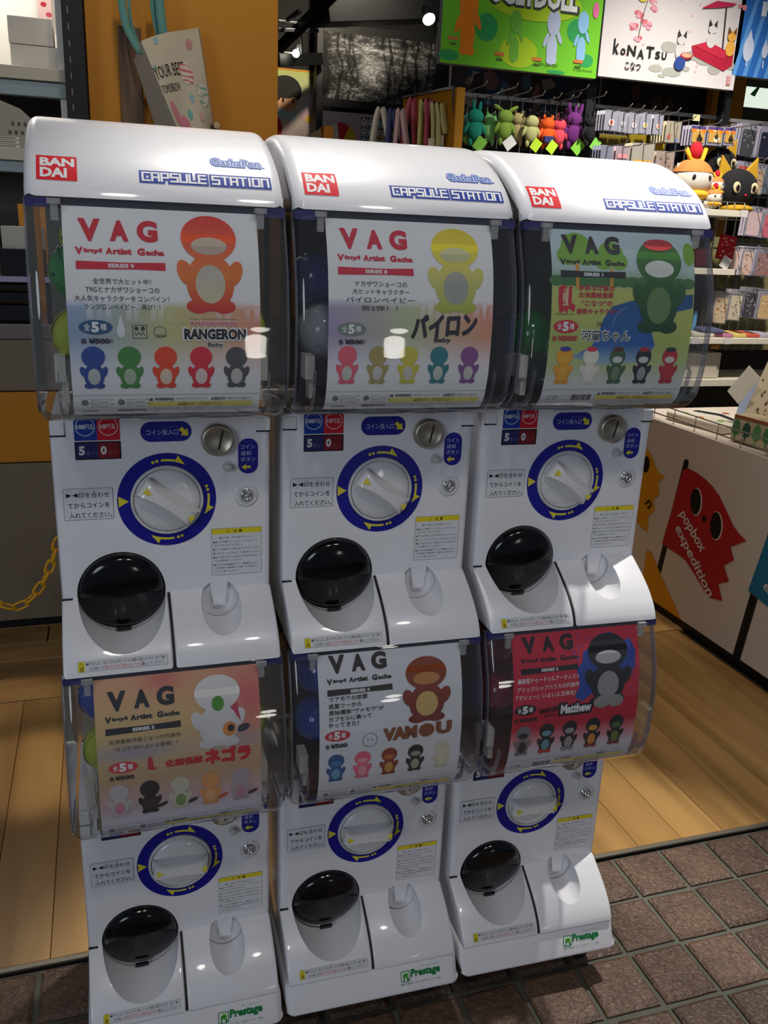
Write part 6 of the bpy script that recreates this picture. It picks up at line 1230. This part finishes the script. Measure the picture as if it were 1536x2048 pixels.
CASES = [  # x0,y0,x1,y1, card, base, speck colours, n, label
 (1478, 246, 1511, 312, '#a9a3b2', '#3a3c3e', ['#77787a', '#5a5c5e'], 12, 'phone case packet with a black and grey case, top row'),
 (1515, 252, 1548, 318, '#a9a3b2', '#1c2030', ['#303a58', '#c8a8a0'], 6, 'phone case packet with a navy case, top row at the edge'),
 (1470, 322, 1498, 372, '#b8b0bc', '#a84840', ['#c87068', '#6a8a58'], 10, 'red flowered phone case packet half behind the black plush cat'),
 (1501, 326, 1526, 390, '#b8b0bc', '#b09478', ['#8a5040', '#3a3430', '#c8a890'], 30, 'beige flowered phone case packet right of the black plush cat'),
 (1529, 330, 1555, 390, '#6c7684', '#56606c', ['#68727e'], 5, 'dark slate phone case packet at the right edge, second row'),
 (1490, 412, 1522, 474, '#b8b0bc', '#c4a8a8', ['#b89898'], 6, 'pale pink phone case packet, third row'),
 (1522, 418, 1556, 478, '#b8b0bc', '#b8606c', ['#d8b8b0', '#a84050'], 5, 'rose red phone case packet at the right edge, third row'),
 (1459, 492, 1478, 540, '#c0b8b0', '#d0b0a8', ['#c89890'], 5, 'salmon phone case packet beside the hanging red pouch'),
 (1481, 492, 1505, 552, '#c0b8bc', '#c4a898', ['#5a4038', '#a07868'], 16, 'blossom branch phone case packet, fourth row'),
 (1508, 494, 1542, 554, '#a9a3b2', '#8a6a68', ['#a84848', '#5a4a4a', '#b89890'], 18, 'mauve and red phone case packet, fourth row at the edge'),
 (1424, 582, 1455, 648, '#b0aaa0', '#b0a084', ['#6a5a48', '#a85838'], 14, 'cream phone case packet with a small fox, left in the lowest row'),
 (1455, 578, 1483, 642, '#b0aaa8', '#b4aa94', ['#8a8070', '#4a4438'], 18, 'cream patterned phone case packet, second in the lowest row'),
 (1484, 574, 1513, 636, '#8a8690', '#3c3840', ['#8a8488', '#a09c9c'], 16, 'dark phone case packet with light specks in the lowest row'),
 (1514, 578, 1545, 640, '#b0aab0', '#b89c70', ['#c8b490', '#907850'], 10, 'tan phone case packet at the right edge of the lowest row')]
for i, (x0, y0, x1, y1, card, base, cols, n, lab) in enumerate(CASES):
    packet('phone_case_packet', lab, x0, y0, x1, y1, 2.20 + .006 * (i % 2), card, specks(cols, n, i, base), group='phone case packets', n=4 if i < 2 else 2, tilt=0.05)
# shelves of the right-hand rack
t = thing('shelf_rack', 'cream metal shelf rack at the right, carrying the plush cats and pouches', 'shelves', (2.4, 2.2, 0))
O = t.location
def shelf(px0, px1, py, Y, depth, th=0.03):
    z = at(px0, py, Y).z; xa, xb = at(px0, py, Y).x, at(px1, py, Y).x; cbox('shelf_board', xa, xb, Y, Y + depth, z - th, z, OFFW, t, 0.002, O); return z
zs1 = shelf(1335, 1490, 413, 1.93, 0.33, 0.024); zs2 = shelf(1330, 1472, 534, 2.02, 0.24, 0.024); zs3 = shelf(1330, 1640, 684 - 8, 1.98, 0.28, 0.024); zs4 = shelf(1330, 1640, 760, 2.0, 0.28, 0.03)
for px, zz_, Y in ((1400, zs1, 1.925), (1477, zs1, 1.925), (1417, zs3, 1.975), (1484, zs3, 1.975)):
    x = at(px, 500, Y).x; build(MB().box((x - O[0], Y - O[1], zz_ - 0.010 - O[2]), (0.034, 0.002, 0.026)), 'price_label', mat('label_white', '#c4c0bc', 0.6), t)
cbox('back_plate', at(1330, 600, 2.29).x, at(1700, 600, 2.29).x, 2.315, 2.325, 0.80, 1.30, mat('rack_back', '#7a7248', 0.6), t, 0, O)
for px in (1425, 1440, 1455, 1470, 1490): 
    x = at(px, 405, 1.935).x; build(MB().tube([(x - O[0], 1.935 - O[1], zs1), (x - O[0], 1.935 - O[1], zs1 + 0.03)], 0.0018, 0, 5), 'fence_wire', WIRE, t)
xa, xb = at(1330, 405, 1.935).x, at(1490, 405, 1.935).x; build(MB().tube([(xa - O[0], 1.935 - O[1], zs1 + 0.03), (xb - O[0], 1.935 - O[1], zs1 + 0.03)], 0.0018, 0, 5), 'fence_wire', WIRE, t)
# plush animals on the upper shelf
FB = mat('fleece_black', '#0e0e11', 0.95, bump=0.4, bscale=300); FY = mat('felt_yellow', '#b88c14', 0.9, vary=0.15, bscale=120); FW = mat('fleece_white', '#cfc6b8', 0.95, bump=0.3, bscale=300); FO = mat('fleece_tan', '#bf7c3c', 0.95, vary=0.1); FR = mat('pompom_red', '#c01424', 0.95, bump=0.6, bscale=400); FYB = mat('knit_yellow', '#d8a01c', 0.9, bump=0.6, bscale=200)
def cat(px, py, s_, label, Y, z0):
    c = at(px, py, Y); t = thing('cat_plush', label, 'plush', (c.x, Y, z0), 'black plush cats'); u = s_; hz = c.z - z0
    build(MB().ell((0, 0, hz), (0.105 * u, 0.075 * u, 0.085 * u), 0, 24, 14), 'head', FB, t)
    b = MB(); b.ell((0.03 * u, 0.03, hz * .45), (0.085 * u, 0.07 * u, max(0.03, hz * .45)), 0, 20, 12); build(b, 'cat_body', FB, t)
    for sx in (-1, 1):
        e = MB(); x = sx * 0.062 * u; e.prism([(x - sx * 0.040 * u, hz + 0.062 * u), (x + sx * 0.040 * u, hz + 0.035 * u), (x + sx * 0.032 * u, hz + 0.135 * u)], lambda p, q, k: (p, -0.01 + 0.014 * k, q)); build(e, 'ear', FY, t, bevel=0.004)
        y = -math.sqrt(max(0, 1 - (0.042 / 0.105) ** 2)) * 0.075 * u - .0012
        ey = MB().ell((sx * 0.044 * u, y + .001, hz + 0.002), (0.020 * u, 0.004, 0.024 * u), 0, 14, 8, rot=Matrix.Rotation(sx * .35, 3, 'Y')); build(ey, 'eye', mat('eye_cream', '#c8b890', 0.6), t)
        build(MB().ell((sx * 0.042 * u, y - .003, hz), (0.010 * u, 0.003, 0.014 * u), 0, 12, 6), 'pupil', mat('pupil_brown', '#241410', 0.3), t)
    build(MB().ell((0, -0.077 * u, hz - 0.028 * u), (0.006 * u, 0.004, 0.005 * u), 0, 10, 6), 'nose', FR, t)
    build(MB().ell((0.01 * u, -0.012 * u, hz - 0.082 * u), (0.080 * u, 0.066 * u, 0.020 * u), 0, 24, 8), 'scarf', FY, t)
cat(1470, 378, 0.92, 'big black plush cat with yellow ears facing forward on the shelf', 2.03, zs1 + 0.0005)
cat(1437, 328, 0.75, 'black plush cat with a yellow bow lying behind the big one', 2.19, zs1 + 0.0005)
def lamb(px, py, s_, label, Y, z0, hat=True):
    c = at(px, py, Y); t = thing('capped_plush', label, 'plush', (c.x, Y, z0), 'white plush toys in tan caps'); u = s_; hz = c.z - z0
    build(MB().ell((0, 0, hz), (0.085 * u, 0.07 * u, 0.065 * u), 0, 22, 12).ell((-0.01 * u, 0.01, hz * .5), (0.085 * u, 0.06 * u, max(.02, hz * .5)), 0, 20, 10), 'toy_body', FW, t)
    build(MB().ell((0, 0.004, hz + 0.006), (0.088 * u, 0.072 * u, 0.074 * u), 0, 22, 8, bot=0.28), 'cap', FO, t)
    for sx in (-1, 1): build(MB().ell((sx * 0.035 * u, -0.062 * u, hz + 0.006), (0.009 * u, 0.004, 0.011 * u), 0, 10, 6), 'eye', BLK, t)
    build(MB().ell((0, -0.006, hz - 0.055 * u), (0.082 * u, 0.070 * u, 0.022 * u), 0, 22, 8), 'muffler', FYB, t)
    if hat:
        pm_ = build(MB().ell((0, 0, hz + 0.108 * u), (0.026 * u, 0.026 * u, 0.034 * u), 0, 18, 10), 'pompom', FR, t); build(MB().tube([(-0.045 * u, 0, hz + 0.115 * u), (-0.028 * u, -.01, hz + 0.075 * u), (0, -.012, hz + 0.066 * u), (0.028 * u, -.01, hz + 0.075 * u), (0.045 * u, 0, hz + 0.118 * u)], 0.009 * u, 0, 8), 'pompom_collar', FYB, t)
lamb(1384, 360, 1.0, 'large white plush toy in a tan cap with a red pompom', 2.03, zs1 + 0.0005)
lamb(1431, 372, 0.42, 'small white plush toy tilted beside the large capped one', 2.0, zs1 + 0.03)
lamb(1428, 396, 0.40, 'smallest white plush toy in front, at the foot of the black cat', 1.965, zs1 + 0.0005)
px_goods('price_tag', 'blank white tag standing beside the large capped plush', 'tag', 1354, 326, 1368, 342, 2.03, 0.002, mat('tag_white', '#c8c4c0', 0.6), 0)
# red pouch, tag, small goods
def spk(cols, n, seed):
    def f(k, w, h):
        rr = random.Random(seed); k.rect(-w / 2, 0, w / 2, h, cols[0], 0)
        for _ in range(n): k.ell(rr.uniform(-.42, .42) * w, rr.uniform(.08, .92) * h, rr.uniform(.03, .08) * w, rr.uniform(.02, .05) * h, rr.choice(cols[1:]), 1, 9)
    return f
def pouch(name, label, x0, y0, x1, y1, Y, cols, th=0.02, n=18, seed=1, rot=0.0, cat='pouch', group=None):
    c = at((x0 + x1) / 2, (y0 + y1) / 2, Y); w = abs(at(x1, (y0 + y1) / 2, Y).x - at(x0, (y0 + y1) / 2, Y).x); h = abs(at((x0 + x1) / 2, y0, Y).z - at((x0 + x1) / 2, y1, Y).z)
    t = thing(name, label, cat, (c.x, Y, c.z - h / 2), group); t.rotation_euler = (0, rot, 0)
    build(MB().box((0, th / 2, h / 2), (w, th, h)), 'pouch_body', mat('cl_' + cols[0][1:], cols[0], 0.85), t, bevel=0.005)
    k = Ink(); spk(cols, n, seed)(k, w * .96, h * .96); put('printed_pattern', k.mesh('printed_pattern', lambda u, v, q: (u, -0.0008 - q * 3, v + h * .02)), t); return t
pouch('flat_pouch', 'red pouch with gold and white flowers hanging in the rack', 1436, 470, 1468, 520, 2.1, ['#a81a24', '#c84a38', '#d8a040', '#d0b0a0', '#b02838'], 0.015, 22, 4, 0.12)
pouch('red_purse', 'crimson purse seen through the clear side of the right machine', 1394, 498, 1418, 534, 2.12, ['#a02834', '#b84048', '#883040'], 0.04, 8, 6)
px_goods('paper_tag', 'white paper tag hanging in front of the red pouch', 'tag', 1438, 512, 1456, 536, 2.04, 0.002, mat('tag_white', '#c8c4c0', 0.6), 0).rotation_euler = (0, 0.5, 0)
# flat folded goods on the lower shelf
FL = [('#b06a88', 'mauve'), ('#c8b460', 'pale yellow patterned'), ('#b84838', 'red patterned'), ('#a09aa8', 'grey lilac'), ('#b8b0a0', 'cream'), ('#4a5070', 'slate blue')]
for i, (c, nm) in enumerate(FL):
    x = at(1440 + 26 * i if i < 4 else (1402 if i == 4 else 1420), 662, 2.06).x
    o = build(MB().box((0, 0, 0.008), (0.095, 0.13, 0.016)), 'folded_cloth', mat('fold_' + c[1:], c, 0.8, vary=0.35, bscale=70), loc=(x, 2.08, zs3 + 0.0005 + (0.017 if i == 5 else 0)), bevel=0.004); o.rotation_euler = (0, 0, -0.25); tag(o, nm + ' folded cloth lying on the lower shelf of the rack', 'cloth', 'folded cloths on the lower shelf')
for i in range(5):
    x = at(1352 + 9 * i, 640, 2.1).x; px_goods('pencil_pack', ['leftmost', 'second', 'third', 'fourth', 'rightmost'][i] + ' of the upright pen packets behind the right machine', 'packet', 1350 + 9 * i, 622 + 3 * (i % 2), 1357 + 9 * i, 672, 2.12, 0.012, mat('pen_%d' % (i % 3), ['#c8c49a', '#5a90b4', '#c4c0b0'][i % 3], 0.5), 0.003, 'pen packets behind the machine')
px_goods('white_crate', 'plain off-white box on the lowest shelf behind the right machine', 'box', 1358, 706, 1440, 756, 2.03, 0.2, mat('crate_white', '#b4aa98', 0.6))
px_goods('yellow_pouch', 'small yellow purse on the dark shelf under the cloths', 'pouch', 1421, 690, 1440, 698, 2.1, 0.03, mat('purse_yellow', '#c88a10', 0.6), 0.006)
# ================================================================== WHITE COUNTER WITH FLAGS
CX = 1.77; ct = thing('flag_counter', 'white counter with red, yellow and blue flags printed on its side', 'counter', (CX, 1.0, 0))
zt_ = 0.669
CW = mat('counter_white', '#cbbcae', 0.5)
build(MB().box((0.45, 0.06, 0.03 + (zt_ - 0.03) / 2), (0.90, 1.16, zt_ - 0.03)), 'counter_body', CW, ct, bevel=0.002); build(MB().box((0.45, 0.06, 0.0135), (0.89, 1.17, 0.027)), 'baseboard', DK, ct)
def side(u, v, h): return (-0.0006 - h * 4, -u - 1.0, v + 0.0)
def FP(l): return [(-y, z) for y, z in l]
k = Ink()
k.poly(FP([(1.33, 0.215), (1.345, 0.02 + 0.012), (1.318, 0.032), (1.258, 0.480), (1.285, 0.520)]), '#16130f', 1)
pole = FP([(1.262, 0.575), (1.240, 0.575), (1.292, 0.030), (1.322, 0.030)]); 
k2 = Ink()
k2.line([(-1.252, 0.560), (-1.330, 0.032)], 0.026, '#16130f', 1).ell(-1.251, 0.562, 0.013, 0.013, '#16130f', 1)
red = [(1.262, .535), (1.235, .548), (1.184, .544), (1.14, .535), (1.103, .523), (1.065, .503), (1.039, .482), (1.010, .458), (0.983, .433), (0.950, .415), (0.912, .404), (0.976, .361), (0.950, .328), (0.990, .293), (0.956, .252), (1.002, .227), (0.971, .180), (1.026, .167), (1.065, .180), (1.101, .201), (1.145, .225), (1.175, .240), (1.212, .246), (1.26, .248), (1.316, .253)]
k2.poly(FP(red), '#a61c20', 2)
k2.ell(-1.169, .451, .030, .047, '#d8c8b8', 3, 28, 8).ell(-1.172, .451, .027, .044, '#120f0e', 4, 28, 8).ell(-1.054, .405, .030, .047, '#d8c8b8', 3, 28, 8).ell(-1.057, .405, .027, .044, '#120f0e', 4, 28, 8).ell(-1.117, .409, .011, .011, '#120f0e', 3)
k2.text('popbox', -1.255, .375, -1.255 + .165, .375 + .052, '#d0c4b8', 4, 0.02, 3, 0.25, -33).text('expedition', -1.268, .322, -1.268 + .275, .322 + .050, '#d0c4b8', 4, 0.02, 3, 0.25, -37)
yel = [(1.50, .56), (1.468, .552), (1.44, .535), (1.408, .50), (1.375, .487), (1.354, .488), (1.385, .455), (1.37, .415), (1.40, .39), (1.385, .35), (1.415, .325), (1.408, .263), (1.45, .27), (1.50, .29), (1.575, .33), (1.575, .56)]
k2.poly(FP(yel), '#d08c12', 2).ell(-1.470, .500, .020, .030, '#120f0e', 3).text('n', -1.448, .36, -1.418, .392, '#201810', 3, 0.02, 3, 0.25, -30)
k2.poly(FP([(1.40, .032), (1.155, .032), (1.20, .07), (1.29, .135), (1.37, .20), (1.40, .20)]), '#d08c12', 1)
k2.line([(-0.80, .57), (-0.868, .032)], 0.034, '#16130f', 1)
k2.poly(FP([(0.812, .55), (0.70, .56), (0.56, .50), (0.47, .40), (0.50, .20), (0.60, .19), (0.72, .235), (0.868, .258)]), '#1c6a88', 2).text('popbox', -0.80, .34, -0.64, .39, '#d0c4b8', 4, 0.02, 3, 0.25, -20).text('expedition', -0.82, .285, -0.60, .33, '#d0c4b8', 4, 0.02, 3, 0.25, -25)
def side2(u, v, h): return (-0.0006 - h * 4, -u - 1.0, v)
put('flag_print', k2.mesh('flag_print', side2), ct)
# rim and wire fence on the counter
t = thing('wire_fence', 'low wire fence along the edge of the white counter', 'fence', (CX + 0.01, 1.06, zt_ + 0.0005))
for z in (0.018, 0.05): build(MB().tube([(0, -0.52, z), (0, 0.54, z)], 0.0022, 0, 6), 'fence_wire', WIRE, t)
for i in range(10): build(MB().tube([(0, -0.5 + 0.115 * i, 0), (0, -0.5 + 0.115 * i, 0.052)], 0.0018, 0, 5), 'fence_wire', WIRE, t)
# goods on the counter
def slab(name, label, c, d, rx, ry, rz, cols, n, seed, cat='bag', bevel=0.006):
    t = thing(name, label, cat, c, 'cloth bags on the white counter'); R = Matrix.Rotation(rz, 3, 'Z') @ Matrix.Rotation(ry, 3, 'Y') @ Matrix.Rotation(rx, 3, 'X'); t.rotation_euler = R.to_euler()
    build(MB().box((0, 0, d[2] / 2), d), 'cloth_body', mat('cl_' + cols[0][1:], cols[0], 0.9, bump=0.2, bscale=300), t, bevel=bevel); rr = random.Random(seed); k = Ink()
    for _ in range(n): k.ell(rr.uniform(-.42, .42) * d[1], rr.uniform(.06, .94) * d[2], rr.uniform(.02, .05) * d[1], rr.uniform(.02, .05) * d[1], rr.choice(cols[1:]), 1 + _ % 2, 9)
    if n > 8: put('printed_pattern', k.mesh('printed_pattern', lambda u, v, q: (-d[0] / 2 - .0006 - q * 3, -u, v)), t)
    return t
slab('cloth_pouch', 'tall cream pouch with brown and red plants leaning on the white counter', (1.93, 1.13, zt_ + .03), (0.03, 0.13, 0.24), 0.10, 0.30, 0.25, ['#c4b598', '#5a5040', '#9a4a38', '#6a5a48', '#a86848'], 34, 2)
slab('cloth_pouch', 'cream pouch with red round motifs leaning beside the tall plant pouch', (1.93, 0.97, zt_ + .03), (0.03, 0.13, 0.22), 0.12, 0.32, 0.20, ['#c8bca4', '#c84838', '#c87858', '#5a5448', '#b06058'], 14, 3)
slab('cloth_pouch', 'cream pouch at the right edge behind the tulip pouch', (1.95, 0.82, zt_ + .03), (0.03, 0.13, 0.20), 0.12, 0.32, 0.20, ['#c4b8a0', '#b86048', '#7a7058'], 10, 8)
t = slab('cloth_pouch', 'boxy pouch with a row of green tulips at the front of the counter', (1.87, 0.99, zt_ + .002), (0.10, 0.25, 0.085), 0, 0.06, 0.10, ['#b8a888', '#8a4a34'], 0 + 1, 4)
k = Ink(); rr = random.Random(2)
for i in range(6):
    x = -0.105 + 0.042 * i; c = ['#4a7a4c', '#2c5440', '#5a8a58'][i % 3]; k.poly([(x - .018, .030), (x - .014, .058), (x, .072 - .004 * (i % 2)), (x + .014, .058), (x + .018, .030), (x, .018)], c, 1).line([(x, .02), (x, .002)], .004, c, 1)
k.rect(-0.12, .074, .12, .083, '#94502f', 1); put('printed_tulips', k.mesh('printed_tulips', lambda u, v, q: (-0.0512 - q * 3, -u, v)), t)
slab('cloth_pouch', 'teal-ended pouch lying at the very edge of the counter fence', (1.86, 0.80, zt_ + .002), (0.08, 0.10, 0.06), 0, 0.05, 0.1, ['#2c5a50', '#48786a'], 16, 6)
t = slab('cloth_bag', 'flat cream bag with a black cat and coloured dots lying near the machine', (1.92, 1.33, zt_ + .002), (0.20, 0.26, 0.03), 0, 0.0, 0.15, ['#c9c0ae', '#b86a48'], 1, 5)
k = Ink(); k.poly([(-.10, .02), (-.02, .05), (.10, .01), (.10, -.01), (0, .02), (-.10, -.01)], '#22222c', 2)
for x, y, c in ((-.08, -.06, '#88b048'), (.0, -.07, '#c86838'), (.07, -.05, '#7ab050'), (-.03, .08, '#c04838'), (.05, .075, '#c88858')): k.ell(x, y, .014, .010, c, 1)
put('printed_cat', k.mesh('printed_cat', lambda u, v, q: (v, -u, 0.0308 + q * 3)), t)
slab('folded_bag', 'pale blue folded bag standing behind the tall plant pouch', (2.02, 1.27, zt_ + .002), (0.02, 0.13, 0.16), 0.05, 0.2, 0.3, ['#9aa8c4', '#8c9ab8'], 2, 7)
o = build(MB().box((0, 0, 0.055), (0.0015, 0.065, 0.11)), 'paper_tag', mat('tag_white2', '#d6d0c0', 0.6), loc=(1.90, 1.235, zt_ + .115)); o.rotation_euler = (0.55, 0.15, 0.2); tag(o, 'large cream paper tag hanging at the top of the tall plant pouch', 'tag')
